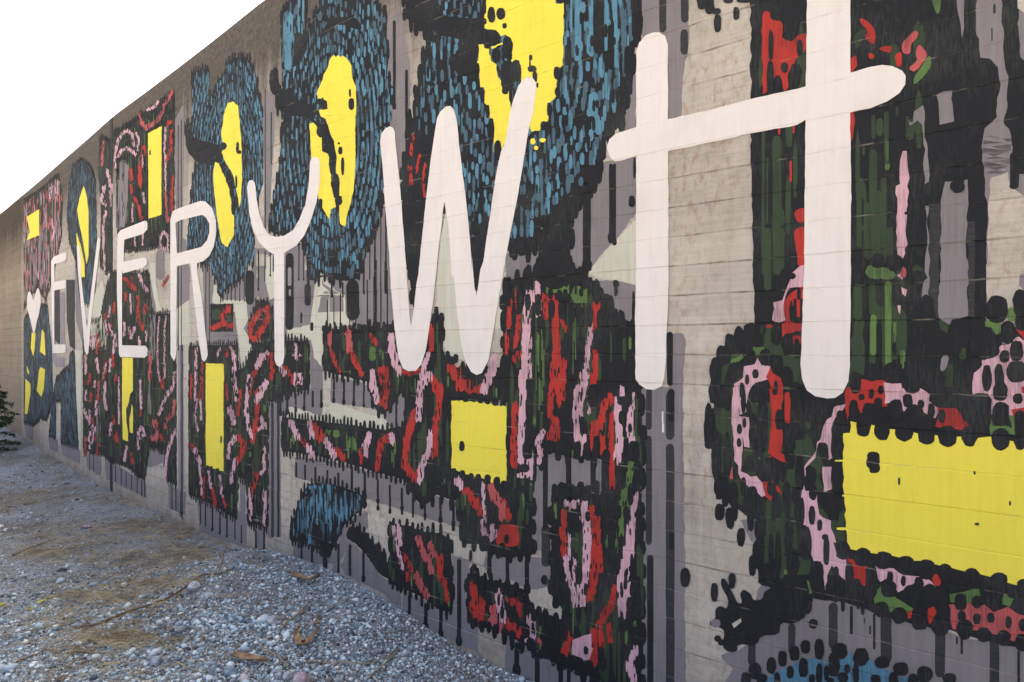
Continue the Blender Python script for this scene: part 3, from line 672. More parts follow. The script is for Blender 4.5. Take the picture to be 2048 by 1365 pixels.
S('t34', 'black', 6, [(1720, 540), (1800, 500), (2048, 420), (2120, 400), (2120, 760), (1990, 835), (1870, 815), (1862, 930), (1700, 935), (1650, 1030), (1480, 1015), (1480, 1080), (1400, 1092), (1340, 1040), (1365, 900), (1330, 865), (1240, 850), (1225, 810), (1280, 790), (1280, 690), (1330, 665), (1385, 700), (1400, 610), (1330, 490), (1330, 420), (1370, 420), (1440, 560), (1485, 650), (1525, 640), (1500, 560), (1535, 515), (1605, 560), (1620, 620), (1710, 610)], 'black_base', 1)
D('t34', [(1270, 545, 70, 175), (1430, 440, 66, 145), (1005, 410, 88, 175), (1300, 965, 60, 60), (1330, 1000, 60, 60)])
S('t34', 'grey', 6.5, [(1240, 790), (1320, 790), (1330, 850), (1270, 870), (1240, 830)], 'grey_panel', 1)
S('t34', 'concrete', 6.5, [(1430, 830), (1510, 780), (1520, 810), (1450, 870)], 'bare_patch')
P('blue_feather_motif', 'bright blue painted patch under the lowest grey panel')
bb = S('t44', 'blue', 4, [(-700, 1365), (-420, 1380), (60, 1150), (230, 1150), (260, 1200), (440, 1130), (470, 1080), (500, 1170), (640, 1150), (720, 1220), (830, 1260), (900, 1310), (1000, 1320), (1030, 1365), (1060, 1700), (-700, 1700)], 'blue_patch')
D('t44', [(60, 1040, 92, 130), (185, 1060, 92, 190), (370, 1080, 145, 155), (565, 1130, 145, 165), (760, 1180, 135, 115), (930, 1240, 145, 130), (1140, 1290, 150, 150), (1370, 1330, 130, 110), (320, 1200, 110, 240), (440, 1240, 52, 90), (185, 1290, 62, 200), (700, 1340, 95, 100), (520, 1280, 60, 200), (40, 1230, 90, 180), (120, 1330, 60, 80), (290, 1350, 70, 60), (400, 1320, 100, 100), (860, 1330, 90, 130), (1040, 1340, 100, 120), (250, 1280, 50, 150)])
D('t34', [(1640, 1260, 125, 160), (1790, 1210, 85, 150), (1890, 1150, 85, 150), (2000, 1100, 95, 140), (1560, 1330, 100, 120), (1700, 1330, 100, 100), (1840, 1330, 60, 120), (1960, 1270, 70, 120)])
# ================================================================== MURAL: middle
def stripes(xs_, y0, y1, w=4, color='black', level=2.2):
    """ruled black uprights of the grey ground, each ending in a round blob: y0 / y1 are (y at first x, y at last x)"""
    a, b = xs_[0], xs_[-1]
    for x in xs_:
        f = (x - a) / max(1, b - a)
        ya, yb = y0[0] + (y0[1] - y0[0]) * f, y1[0] + (y1[1] - y1[0]) * f
        ww = w * rnd.uniform(.8, 1.2)
        streak(x - ww / 2, x + ww / 2, ya, yb, color, level, 'black_stripe')
        if rnd.random() < .6: dab(x, yb - ww * .4, ww * 1.7, ww * 3.0, 'black', level + .2, 'black_stripe', 8)
P('grey_panel_field')
S('F', 'wash', .5, [(1175, 548), (1210, 505), (1272, 440), (1272, 570), (1240, 562), (1195, 556)], 'pale_wash')
S('F', 'grey', .8, [(425, 560), (500, 540), (640, 540), (800, 520), (800, 655), (645, 655), (645, 745), (600, 760), (478, 745), (478, 690), (425, 690)], 'grey_panel')
S('F', 'wash', 1.4, [(630, 575), (642, 545), (668, 578), (690, 592), (692, 630), (705, 648), (690, 655), (648, 655), (645, 735), (628, 715), (622, 680), (575, 676), (575, 660), (620, 650)], 'pale_wash')
S('F', 'wash', 1.4, [(428, 568), (440, 575), (447, 600), (485, 602), (492, 590), (496, 640), (486, 662), (480, 690), (484, 740), (500, 715), (508, 695), (498, 690), (490, 670), (470, 625), (425, 605)], 'pale_wash')
S('F', 'wash', 1.4, [(533, 515), (548, 510), (550, 595), (540, 600), (530, 560)], 'pale_wash')
S('F', 'wash', 1.4, [(352, 620), (378, 600), (382, 680), (398, 690), (356, 690)], 'pale_wash')
stripes([655, 668, 681, 700, 712, 735, 748, 762, 775], (600, 540), (650, 650), 2.4)
S('F', 'wash', .5, [(880, 480), (896, 410), (905, 480), (915, 600), (930, 720), (895, 715), (870, 640)], 'pale_wash')
S('F', 'wash', .5, [(985, 560), (1020, 540), (1010, 600), (1003, 655), (990, 660)], 'pale_wash')
S('F', 'wash', .5, [(563, 800), (650, 800), (740, 830), (800, 845), (800, 862), (560, 835)], 'pale_wash')
# between the bluest feather and the H
S('F', 'grey', 1, [(1010, 512), (1080, 480), (1145, 440), (1185, 372), (1205, 330), (1272, 300), (1272, 425), (1240, 470), (1205, 508), (1175, 545), (1150, 560), (1012, 560)], 'grey_panel')
S('F', 'grey', 1, [(1195, 562), (1230, 560), (1272, 572), (1272, 660), (1236, 650)], 'grey_panel')
stripes([1171, 1178], (395, 395), (540, 535), 9)
stripes([1222, 1229], (328, 328), (480, 485), 7)
D('t31', [(520, 700, 60, 110), (545, 400, 26, 200)])
D('t32', [(375, 310, 60, 70), (375, 370, 34, 120), (535, 420, 24, 90), (535, 560, 30, 260)])
S('F', 'grey', 1, [(1253, 158), (1272, 150), (1272, 268), (1240, 265)], 'grey_panel')
S('t30', 'grey', 1, [(600, -60), (1040, -60), (1030, 500), (1000, 560), (960, 1080), (840, 1110), (840, 450), (610, 330)], 'grey_panel')
V('t30', 'soft_black', 2.2, [(770, 832, -40, 300), (965, 1035, -40, 210), (960, 1030, 270, 500)], 'black_stripe')
# between the two big eyes
S('F', 'grey', 1, [(772, 40), (800, 10), (808, 60), (820, 130), (822, 300), (800, 340), (784, 330), (775, 250)], 'grey_panel')
stripes([789, 790], (42, 42), (215, 215), 5)
stripes([813, 814], (140, 140), (320, 320), 5)
stripes([770, 771], (10, 10), (60, 60), 4)
S('F', 'grey', 1, [(725, 430), (765, 410), (785, 420), (800, 600), (800, 652), (725, 652), (722, 560)], 'grey_panel')
stripes([728, 750, 772], (440, 425), (590, 585), 3.5)
stripes([751, 752], (520, 520), (650, 650), 4)
stripes([740, 762], (430, 425), (560, 570), 2.5)
# around the foot of the Y
S('F', 'grey', 1, [(505, 495), (552, 500), (552, 600), (530, 560), (525, 590), (508, 600)], 'grey_panel')
S('F', 'grey', 1, [(570, 495), (612, 485), (610, 560), (605, 640), (590, 650), (570, 660)], 'grey_panel')
S('F', 'grey', 1, [(645, 545), (668, 560), (690, 570), (690, 595), (665, 590), (645, 570)], 'grey_panel')
S('F', 'grey', 1, [(450, 570), (495, 545), (505, 600), (480, 600), (452, 600)], 'grey_panel')
stripes([517, 530, 541, 547], (500, 505), (580, 545), 2.2)
stripes([598, 607], (490, 490), (560, 560), 2)
stripes([664, 686], (560, 565), (592, 595), 3.5)
stripes([455, 463, 471, 480, 489], (560, 545), (602, 602), 1.8)
V('t12', 'black', 3, [(1008, 1082, 30, 730), (1562, 1680, 270, 640), (1180, 1240, 310, 510), (642, 722, 190, 500), (1142, 1160, 570, 670), (1232, 1262, 660, 740), (1908, 1932, 100, 380), (890, 905, 60, 200)], 'black_base')
V('t12', 'lilac', 3.4, [(1030, 1062, 160, 330), (1040, 1058, 360, 420)], 'grey_panel')
S('t12', 'grey', 1, [(540, 575), (612, 565), (612, 862), (370, 850), (365, 760), (540, 750)], 'grey_panel')
V('t12', 'grey', 1, [(1240, 1342, 985, 1400)], 'grey_panel')
# ruled grey bands between the loops
S('t13', 'grey', 1, [(840, 215), (950, 200), (1010, 150), (1240, 130), (1240, -20), (1335, -20), (1340, 350), (1330, 380), (1170, 320), (1040, 290), (1020, 380), (960, 380), (965, 1480), (845, 1480)], 'grey_panel')
stripes([561.5, 575, 592, 609, 626, 643], (790, 780), (828, 812), 4)
V('t13', 'soft_black', 2, [(876, 900, 230, 1480), (930, 952, 230, 1480)], 'black_stripe')
S('t13', 'grey', 1, [(1420, 20), (1700, 70), (1790, 120), (1860, 330), (1800, 310), (1560, 270), (1420, 250)], 'grey_panel')
stripes([668, 688, 708, 728], (755, 765), (803, 812), 4)
S('t23', 'grey', 1, [(110, 340), (150, 200), (290, 160), (270, 470), (140, 480), (100, 400)], 'grey_panel')
stripes([793, 812], (790, 785), (852, 858), 4.5)
S('t13', 'grey', 1, [(1090, 750), (1340, 770), (1700, 860), (2048, 960), (2060, 1210), (1750, 1135), (1220, 965), (1090, 935)], 'grey_panel')
S('t23', 'grey', 1, [(0, 930), (300, 1000), (400, 1190), (560, 1100), (800, 1180), (800, 1365), (790, 1400), (360, 1270), (0, 1155)], 'grey_panel')
stripes([593, 610.5, 631, 655, 677, 704, 730, 756, 780, 804, 826, 850, 881, 907], (925, 1000), (955, 1050), 4.5)
stripes([704, 730, 756, 780, 804, 826, 850], (930, 1010), (1005, 1042), 4.5)
S('t13', 'grey', 1, [(1640, 1290), (1740, 1240), (1760, 1400), (1640, 1420)], 'grey_panel')
S('t23', 'grey', 1, [(1440, 860), (1530, 840), (1535, 1600), (1440, 1600)], 'grey_panel')
S('F', 'grey', 1, [(1060, 900), (1190, 900), (1230, 925), (1230, 985), (1180, 1000), (1060, 1060), (1060, 930)], 'grey_panel')
V('F', 'black', 2.4, [(1086, 1096, 905, 1060), (1132, 1143, 905, 985), (1181, 1192, 915, 985), (1203, 1222, 915, 985)], 'black_stripe')
# bottom run above the gravel
S('t14', 'grey', 1, [(1080, 380), (1480, 430), (1500, 290), (1620, 170), (1760, 110), (1760, 250), (1680, 330), (1620, 400), (1500, 560), (1500, 690), (1370, 690), (1250, 610), (1080, 530)], 'grey_panel')
S('F', 'grey', 1, [(682, 1132), (700, 1080), (735, 1115), (760, 1150), (785, 1170), (810, 1182), (905, 1230), (905, 1080), (935, 1085), (940, 1140), (960, 1150), (975, 1100), (1068, 1115), (1105, 1120), (1100, 1180), (1050, 1178), (1020, 1160), (985, 1168), (940, 1170), (935, 1240), (1010, 1270), (1060, 1298), (1290, 1380), (1290, 1470), (1060, 1420), (1010, 1365), (955, 1305), (900, 1280), (845, 1245), (805, 1235), (770, 1190), (735, 1172), (690, 1150)], 'grey_panel')
S('F', 'concrete', 2.6, [(956, 1298), (957, 1255), (1000, 1262), (1012, 1280), (1010, 1362), (985, 1345)], 'bare_patch')
S('F', 'concrete', 2.6, [(803, 1235), (802, 1180), (806, 1183), (805, 1236)], 'bare_patch')
S('F', 'concrete', 2.6, [(907, 1065), (925, 1062), (945, 1085), (960, 1112), (978, 1160), (960, 1152), (945, 1120), (908, 1112)], 'bare_patch')
S('F', 'concrete', 2.6, [(1051, 1190), (1098, 1170), (1104, 1205), (1118, 1210), (1132, 1245), (1100, 1238), (1070, 1225)], 'bare_patch')
stripes([603, 624, 648, 677, 700, 727], (1085, 1090), (1125, 1160), 5)
stripes([819, 852, 882], (1190, 1222), (1240, 1272), 7)
stripes([918, 919], (1118, 1118), (1285, 1285), 8)
stripes([979, 1015, 1054], (1112, 1118), (1158, 1182), 8)
stripes([1034, 1075, 1122, 1138], (1285, 1330), (1345, 1420), 9)
D('t24', [(875, 280, 30, 110), (905, 390, 48, 75), (715, 30, 34, 60), (770, 1030, 40, 70), (1545, 500, 60, 90)])
V('t24', 'black', 2.4, [(838, 872, 440, 900)], 'black_stripe')
V('t24', 'soft_black', 2.4, [(1515, 1600, 0, 380)], 'black_stripe')

# ---- blue eye, largest
P('blue_feather_motif', 'largest blue feathered eye shape, behind the top of the W')
b1 = K('F', [(803, -40), (1262, -40), (1264, 0), (1282, 20), (1280, 72), (1270, 90), (1264, 150), (1252, 176), (1253, 228), (1238, 255), (1215, 275), (1200, 325), (1203, 342), (1194, 360), (1181, 370), (1179, 388), (1160, 393), (1157, 417), (1143, 428), (1141, 455), (1142, 565), (1077, 565), (1077, 490), (1062, 500), (1047, 508), (1018, 505), (1000, 480), (960, 572), (950, 560), (930, 480), (900, 400), (880, 420), (850, 520), (828, 622), (820, 560), (808, 430), (803, 335), (814, 296), (816, 246), (829, 233), (829, 198), (836, 171), (842, 136), (851, 97), (860, 66), (840, 64), (831, 50), (809, 35), (812, 22)], w=.05, h=(.08, .15))
bf = [(870, -40), (1255, -40), (1270, 60), (1240, 200), (1195, 330), (1130, 420), (1060, 485), (1020, 480), (985, 440), (945, 480), (925, 430), (890, 250), (830, 290), (812, 290), (835, 200), (850, 130), (870, 60)]
blue(bf, (1030, 110), (205, 380), 1.2)
V('t30', 'blue', 4.6, [(0, 30, 0, 560), (150, 170, 0, 300), (270, 300, 0, 470), (360, 390, 0, 620), (110, 160, 320, 500), (30, 60, 0, 600), (220, 250, 520, 700), (130, 190, 870, 1060), (270, 300, 780, 900), (190, 240, 1090, 1230)], 'blue_dab')
V('t20', 'blue', 4.6, [(1780, 1800, 0, 300), (1840, 1870, 0, 560), (1950, 1990, 60, 520), (1720, 1750, 690, 900), (1860, 1890, 600, 760), (1960, 2030, 840, 1030), (2000, 2048, 1050, 1180)], 'blue_dab')
V('t30', 'black', 4.8, [(520, 610, 20, 360), (450, 530, 420, 700), (170, 270, 0, 500), (300, 360, 230, 640)], 'black_base')
S('t20', 'black', 4.9, [(280, 0), (560, 0), (600, 150), (980, 180), (1000, 60), (1010, 420), (930, 500), (920, 700), (780, 700), (640, 560), (820, 420), (760, 350), (560, 330), (500, 200), (420, 280), (290, 160)], 'black_base', 1)
V('t21', 'black', 4.9, [(1490, 1780, 930, 1500), (250, 470, 640, 1200)], 'black_base')
R('t21', 'red', 30, [(330, 260), (350, 100)]); R('t21', 'red', 34, [(320, 400), (330, 520)]); R('t21', 'red', 30, [(460, 370), (440, 520), (460, 640)]); R('t21', 'red', 26, [(410, 280), (380, 420)])
D('t21', [(1260, 1160, 70, 110), (1340, 1140, 80, 110), (1430, 1090, 90, 140), (1840, 640, 120, 160), (1800, 740, 130, 130), (1740, 860, 100, 120), (1900, 600, 120, 60), (1120, 240, 70, 190), (1060, 60, 60, 240), (900, 940, 60, 130), (990, 980, 60, 130), (1990, 430, 130, 130), (1380, 720, 90, 120), (1540, 880, 90, 120), (1430, 600, 40, 140), (1640, 840, 60, 120), (1700, 440, 50, 200)])
P('yellow_eye_patch', 'largest yellow eye shape inside the blue feathers')
S('t20', 'yellow', 7, [(1060, -120), (1640, -120), (1650, 40), (1722, 30), (1716, 600), (1660, 640), (1652, 880), (1600, 930), (1580, 1100), (1520, 1150), (1500, 1195), (1430, 1205), (1330, 900), (1335, 600), (1290, 560), (1245, 600), (1262, 400), (1240, 350), (1190, 320), (1140, 340), (1110, 280), (1000, 262), (1000, 90)], 'yellow_patch')
S('t20', 'yellow', 7, [(945, 410), (1000, 398), (1045, 455), (1062, 560), (1112, 590), (1122, 700), (1152, 740), (1162, 850), (1222, 830), (1240, 990), (1190, 1330), (1172, 1320), (1165, 1420), (1140, 1390), (1092, 1420), (1085, 1130), (1042, 1100), (1042, 980), (1000, 940), (992, 830), (963, 790), (950, 620), (928, 590), (950, 500)], 'yellow_patch')
S('t20', 'yellow', 7, [(1060, 430), (1190, 390), (1190, 402), (1065, 448)], 'yellow_patch')
for x, y, w, h in ((1440, 1290, 50, 60), (1530, 1280, 60, 40), (1470, 1350, 40, 40)): D('t20', [(x, y, w, h)], 'yellow', 7, 'yellow_patch')
D('t20', [(1065, 140, 72, 150), (1150, 130, 82, 110), (1185, 240, 46, 52), (1050, 350, 190, 150), (1030, 420, 70, 60), (1205, 440, 85, 210), (1110, 510, 85, 135), (1215, 690, 140, 270), (1290, 650, 95, 200), (1423, 530, 32, 56), (1416, 590, 16, 110), (1435, 632, 84, 62), (1460, 705, 44, 110), (1482, 780, 22, 50), (1190, 830, 66, 66), (1240, 880, 34, 120), (1000, 200, 50, 60), (1660, 670, 60, 120), (1660, 840, 40, 90), (1590, 1000, 50, 130), (1540, 1150, 60, 90), (940, 640, 40, 130), (980, 860, 50, 130), (1030, 1020, 40, 130), (1000, 60, 40, 160), (1690, 10, 70, 60)])

# ---- second blue eye
P('blue_feather_motif', 'blue feathered eye shape between the Y and the W')
b2 = K('F', q('t10', [(970, 110), (1000, 60), (1070, -40), (1190, -40), (1200, 110), (1195, 290), (1250, 210), (1280, 150), (1310, 80), (1350, -60), (1830, -60), (1850, 80), (1890, 100), (1920, 130), (1920, 420), (1940, 440), (1940, 500), (1920, 550), (1930, 690), (1985, 810), (1990, 870), (1960, 900), (1960, 1150)]) + q('t11', [(1900, 100), (1895, 600), (1900, 760), (1850, 800), (1850, 960), (1790, 1000), (1780, 1080), (1740, 1110), (1720, 1250), (1690, 1290)]) + q('t12', [(1730, 100), (1680, 160), (1670, 270), (1560, 285), (1480, 280), (1430, 240), (1340, 250), (1250, 280), (1200, 270), (1240, 200), (1230, 130), (1200, 60)]) + q('t11', [(1240, 1365), (1240, 1230), (1190, 1180), (1180, 1080), (1000, 1010), (930, 1000), (870, 970), (860, 900), (870, 800), (890, 730), (910, 560), (940, 430), (970, 200), (970, 0)]) + q('t10', [(980, 1200), (1010, 1130), (990, 1060), (920, 960), (930, 880), (985, 800), (980, 540)]), w=.045, h=(.07, .15))
S('t10', 'black', 3, [(860, 650), (935, 600), (950, 760), (975, 840), (900, 880), (860, 790)], 'black_base', 1)
blue(b2, (665, 270), (115, 320), 1.2)
V('t10', 'blue', 4.6, [(990, 1075, 110, 400), (1000, 1060, 400, 640), (1120, 1140, 0, 300), (1160, 1180, 0, 200)], 'blue_dab')
S('t10', 'black', 4.9, [(930, 880), (1080, 780), (1090, 900), (1250, 960), (1340, 1050), (1400, 1150), (1440, 1300), (1340, 1250), (1290, 1130), (1150, 1060), (1000, 1060)], 'black_base', 1)
S('t10', 'black', 4.9, [(1090, 330), (1230, 300), (1190, 500), (1080, 640), (1080, 500)], 'black_base', 1)
S('t10', 'black', 4.9, [(1330, 300), (1420, 160), (1640, 150), (1720, 280), (1600, 260), (1500, 220), (1420, 260), (1360, 340)], 'black_base', 1)
P('yellow_eye_patch', 'yellow eye shape just right of the Y')
S('t10', 'yellow', 7, [(1430, 520), (1455, 505), (1470, 525), (1490, 505), (1510, 525), (1530, 510), (1570, 540), (1612, 600), (1622, 720), (1652, 790), (1645, 1365), (1640, 1580), (1630, 1740), (1600, 1870), (1570, 1960), (1552, 2065), (1508, 2040), (1500, 1830), (1470, 1700), (1462, 1380), (1450, 1280), (1420, 1220), (1400, 1150), (1380, 1090), (1330, 1060), (1315, 1010), (1400, 990), (1350, 890), (1310, 905), (1293, 850), (1310, 810), (1350, 730), (1360, 680), (1390, 630), (1410, 560)], 'yellow_patch')
S('t11', 'yellow', 7, [(1230, -10), (1262, -20), (1300, 20), (1310, 95), (1342, 120), (1342, 240), (1385, 260), (1422, 330), (1424, 560), (1452, 610), (1470, 750), (1422, 770), (1412, 882), (1360, 780), (1320, 700), (1310, 660), (1245, 290)], 'yellow_patch')
D('t11', [(1510, 235, 42, 75), (1530, 380, 32, 175), (1496, 170, 22, 22), (1395, 180, 100, 160), (1350, 60, 110, 120), (1440, 330, 70, 260), (1470, 560, 70, 240), (1500, 690, 60, 90), (1330, 720, 40, 100)])
D('t10', [(1598, 850, 20, 80), (1612, 950, 55, 110), (1360, 960, 70, 90), (1320, 930, 50, 60)])
# ---- third blue eye
P('blue_feather_motif', 'blue feathered eye shape between the R and the Y')
b3 = K('F', q('t10', [(150, 700), (160, 660), (310, 620), (310, 850), (360, 870), (380, 760), (440, 680), (480, 560), (540, 525), (640, 525), (700, 580), (740, 700), (760, 800), (795, 950), (800, 1365)]) + q('t11', [(798, 300), (790, 560), (740, 760), (690, 900), (725, 1000), (720, 1200), (705, 1300)]) + q('t12', [(700, 60), (640, 200), (600, 280), (530, 310), (450, 380), (430, 440), (400, 420), (380, 280), (330, 180), (330, 0)]) + q('t11', [(310, 1290), (200, 1250), (110, 1140), (120, 1000), (140, 700), (150, 560), (170, 450), (200, 330), (180, 250), (110, 130), (90, 0)]) + q('t10', [(90, 1200), (95, 1140), (160, 1100), (160, 900)]), w=.04, h=(.07, .14))
blue(b3, (462, 365), (72, 245), 1.3)
S('t10', 'black', 4.9, [(90, 1180), (150, 1110), (160, 1250), (250, 1280), (420, 1330), (440, 1420), (380, 1520), (200, 1480), (110, 1380)], 'black_base', 1)
P('yellow_eye_patch', 'narrow yellow eye shape touching the R')
S('t11', 'yellow', 7, [(480, -190), (530, -212), (580, -170), (592, -50), (605, 100), (612, 250), (616, 500), (602, 700), (590, 755), (562, 600), (540, 480), (520, 430), (490, 380), (460, 330), (428, 250), (480, 200), (440, 170), (424, 90), (440, 0), (450, -90)], 'yellow_patch')
S('t11', 'yellow', 7, [(373, 340), (402, 350), (432, 420), (462, 480), (502, 600), (522, 750), (542, 830), (542, 1000), (500, 1075), (482, 1115), (428, 1070), (408, 960), (380, 800), (360, 600), (353, 430)], 'yellow_patch')
D('t11', [(575, 210, 30, 110), (592, 250, 36, 40), (445, 195, 60, 70), (562, 520, 20, 120), (560, 690, 40, 90), (410, 300, 70, 90), (450, 390, 46, 110), (490, 480, 46, 130), (520, 600, 46, 140), (535, 760, 40, 130)])
# ---- little blue leaf low down
P('blue_feather_motif', 'blue leaf shape near the gravel under the ruled grey band')
b6 = K('F', [(582, 1082), (580, 1050), (592, 1020), (605, 985), (620, 968), (650, 966), (690, 975), (722, 990), (732, 998), (725, 1018), (706, 1035), (690, 1050), (678, 1075), (668, 1095), (655, 1110), (640, 1100), (615, 1090), (595, 1085)], w=.035, h=(.06, .12))
fill(b6, 'dim_blue', 300, (.016, .03), (.08, .18), 4.2, 'blue_dab', lambda x, y: 1 if y < 1060 else .4)
fill(b6, 'blue', 420, (.012, .026), (.06, .16), 4.4, 'blue_dab', lambda x, y: 1 if y < 1045 - (x - 600) * .1 else .35)
fill(b6, 'black', 200, (.014, .026), (.06, .13), 4.8, 'black_dab')
S('F', 'black', 3, [(700, 1050), (725, 1062), (750, 1088), (775, 1118), (780, 1160), (760, 1150), (740, 1120), (715, 1090), (690, 1075)], 'black_base', 1)
edge_dabs([(702, 1052), (725, 1064), (750, 1090), (775, 1120)], .035, (.06, .12))
D('t14', [(1365, 600, 34, 250)])
D('F', [(652, 1100, 26, 34), (652, 1140, 6, 60)])

# ---- camouflage loops round the middle yellow block
P('camouflage_motif', 'black green red and pink painted arches between the W and the H')
k5 = K('F', [(1005, 588), (1027, 562), (1045, 555), (1065, 550), (1077, 548), (1142, 560), (1154, 548), (1165, 560), (1180, 570), (1194, 582), (1209, 598), (1222, 620), (1233, 650), (1247, 664), (1258, 660), (1272, 655), (1284, 790), (1284, 985), (1222, 985), (1220, 918), (1150, 918), (1130, 912), (1093, 905), (1068, 940), (1066, 972), (1015, 985), (1013, 800), (1005, 700)], w=.05)
edge_dabs([(1005, 590), (1027, 562), (1045, 555), (1077, 548), (1142, 560), (1154, 545), (1180, 568), (1209, 596), (1233, 648), (1258, 656)], .05, (.08, .14), level=8, key='black_dab')
k7 = K('F', [(1103, 1010), (1112, 985), (1130, 980), (1150, 988), (1170, 982), (1195, 990), (1284, 985), (1284, 1470), (1205, 1440), (1178, 1350), (1159, 1338), (1137, 1329), (1112, 1322), (1102, 1310), (1135, 1250), (1120, 1212), (1102, 1190)], w=.05)
k6 = K('F', [(905, 955), (1015, 965), (1066, 955), (1066, 1110), (1044, 1105), (1036, 1113), (1003, 1110), (987, 1103), (972, 1098), (959, 1090), (939, 1083), (923, 1074), (921, 1050), (912, 1005)], w=.05)
k8 = K('F', [(934, 1150), (948, 1155), (964, 1160), (975, 1166), (992, 1170), (1005, 1182), (1020, 1176), (1045, 1190), (1058, 1208), (1072, 1224), (1085, 1234), (1105, 1238), (1122, 1248), (1140, 1245), (1135, 1328), (1093, 1306), (1057, 1295), (1033, 1280), (1020, 1275), (998, 1262), (978, 1258), (952, 1245), (936, 1236)], w=.045)
for k in (k5, k7): camo(k, 1.1)
for k in (k6, k8): camo(k, .9)
V('t22', 'bright_green', 4.6, [(1802, 1832, 480, 1160), (1872, 1900, 450, 700), (1465, 1500, 740, 1365), (1515, 1545, 700, 1365)], 'green_streak')
S('t22', 'bright_green', 4.6, [(1560, 340), (1640, 320), (1740, 310), (1800, 290), (1840, 330), (1930, 340), (1930, 490), (1810, 480), (1780, 400), (1700, 390), (1560, 400)], 'green_streak')
D('t22', [(1600, 400, 50, 110), (1680, 420, 52, 120), (1735, 400, 44, 90), (1880, 390, 44, 76), (1835, 250, 62, 160), (1890, 290, 54, 130), (1960, 310, 54, 130), (2025, 385, 66, 120), (1830, 370, 22, 84), (1215, 370, 44, 120), (1260, 310, 44, 90), (1320, 290, 44, 90), (1385, 270, 50, 110), (1455, 240, 64, 90)])
for c, w, pts in (('pink', 62, [(1480, 310), (1480, 400), (1400, 470), (1370, 600), (1370, 800), (1370, 1000), (1370, 1100), (1340, 1200), (1340, 1365)]), ('pink', 50, [(1400, 400), (1500, 480), (1490, 560)]), ('pink', 30, [(1410, 640), (1415, 880)]), ('pink', 30, [(1410, 950), (1420, 1150)]),
                  ('red', 42, [(1230, 460), (1220, 700)]), ('red', 44, [(1300, 400), (1300, 520)]), ('red', 44, [(1310, 620), (1300, 780), (1280, 860)]), ('red', 36, [(1200, 770), (1205, 930)]), ('red', 40, [(1320, 940), (1270, 990)]),
                  ('red', 74, [(1550, 420), (1640, 500), (1690, 560), (1640, 640), (1660, 800), (1650, 1000), (1630, 1120)]), ('red', 34, [(1700, 640), (1740, 720)]), ('red', 60, [(1640, 1180), (1620, 1300)]), ('red', 44, [(1560, 480), (1560, 600)]), ('red', 60, [(1720, 1050), (1700, 1350)]),
                  ('red', 74, [(2010, 500), (1990, 700)]), ('pink', 48, [(1960, 580), (1960, 760), (1940, 900), (1940, 1000), (1910, 1200), (1880, 1365)]), ('red', 52, [(2010, 940), (2000, 1280)])):
    R('t22', c, w, pts)
for c, w, pts in (('pink', 58, [(1340, 0), (1350, 200), (1340, 400), (1330, 650), (1330, 760), (1410, 740), (1410, 900), (1330, 910)]), ('pink', 42, [(1540, 520), (1480, 620), (1510, 700), (1500, 780)]), ('red', 58, [(1280, 290), (1270, 500), (1265, 820)]), ('red', 52, [(1630, 40), (1600, 200), (1600, 350)]), ('red', 52, [(1690, 20), (1680, 250)]), ('red', 54, [(1640, 420), (1600, 560), (1660, 580), (1660, 440)]),
                  ('pink', 74, [(1920, 0), (1870, 150), (1860, 300), (1850, 560), (1900, 600)]), ('red', 52, [(1990, 20), (1990, 160)]), ('red', 62, [(2010, 500), (1990, 640)]), ('pink', 50, [(750, 960), (790, 1020)]), ('red', 58, [(830, 1040), (870, 1120), (920, 1160), (960, 1250)]), ('pink', 32, [(990, 1000), (990, 1160), (1000, 1260)]), ('salmon', 64, [(1060, 1000), (1080, 1100), (1130, 1150), (1170, 1200), (1160, 1300)]), ('red', 62, [(1160, 1180), (1220, 1300)]), ('pink', 40, [(990, 1340), (1010, 1300)]),
                  ('pink', 74, [(1760, 1180), (1830, 1160), (1900, 1190), (1920, 1320)]), ('red', 54, [(1720, 1270), (1730, 1365)]), ('red', 50, [(1980, 1220), (1985, 1300)])):
    R('t23', c, w, pts)
V('t23', 'bright_green', 4.6, [(1492, 1535, 0, 430), (1440, 1472, 350, 500), (1345, 1365, 1060, 1260), (612, 640, 930, 1000), (1630, 1660, 1140, 1360)], 'green_streak')
D('t23', [(1590, 660, 70, 140), (1700, 660, 80, 130), (1850, 660, 70, 120), (1930, 690, 70, 160), (1640, 1050, 60, 120), (1740, 1040, 90, 110), (1830, 1080, 70, 130), (1920, 1080, 80, 130), (1390, 690, 90, 160), (1360, 850, 110, 80), (1890, 480, 50, 150), (1800, 1270, 44, 110), (1860, 1240, 40, 110)])
for c, w, pts in (('red', 52, [(1710, 60), (1720, 260)]), ('pink', 28, [(1770, 100), (1770, 300)]), ('pink', 60, [(1930, 0), (1930, 200), (1920, 400), (1900, 560), (1890, 720)]), ('pink', 48, [(1740, 320), (1760, 480), (1800, 560), (1820, 700)]), ('pink', 32, [(1820, 330), (1810, 520)]), ('red', 64, [(1990, 50), (1980, 250), (1990, 480), (1960, 650)]), ('pink', 42, [(980, 0), (1000, 90), (1060, 140), (1090, 80), (1070, 30)]),
                  ('red', 64, [(890, 540), (910, 640), (900, 760), (940, 850)]), ('red', 52, [(980, 700), (970, 850)]), ('pink', 74, [(1130, 640), (1150, 760), (1160, 830)]), ('salmon', 84, [(1090, 780), (1080, 880), (1130, 930)]), ('red', 54, [(1220, 680), (1310, 720), (1320, 800)]), ('red', 64, [(1200, 870), (1250, 950), (1310, 980)]), ('pink', 54, [(1400, 860), (1440, 930), (1440, 1030), (1390, 1040)]), ('salmon', 40, [(1480, 1060), (1520, 1070)]), ('red', 64, [(1780, 1040), (1730, 1150)]), ('red', 64, [(1990, 1000), (1990, 1250)])):
    R('t24', c, w, pts)
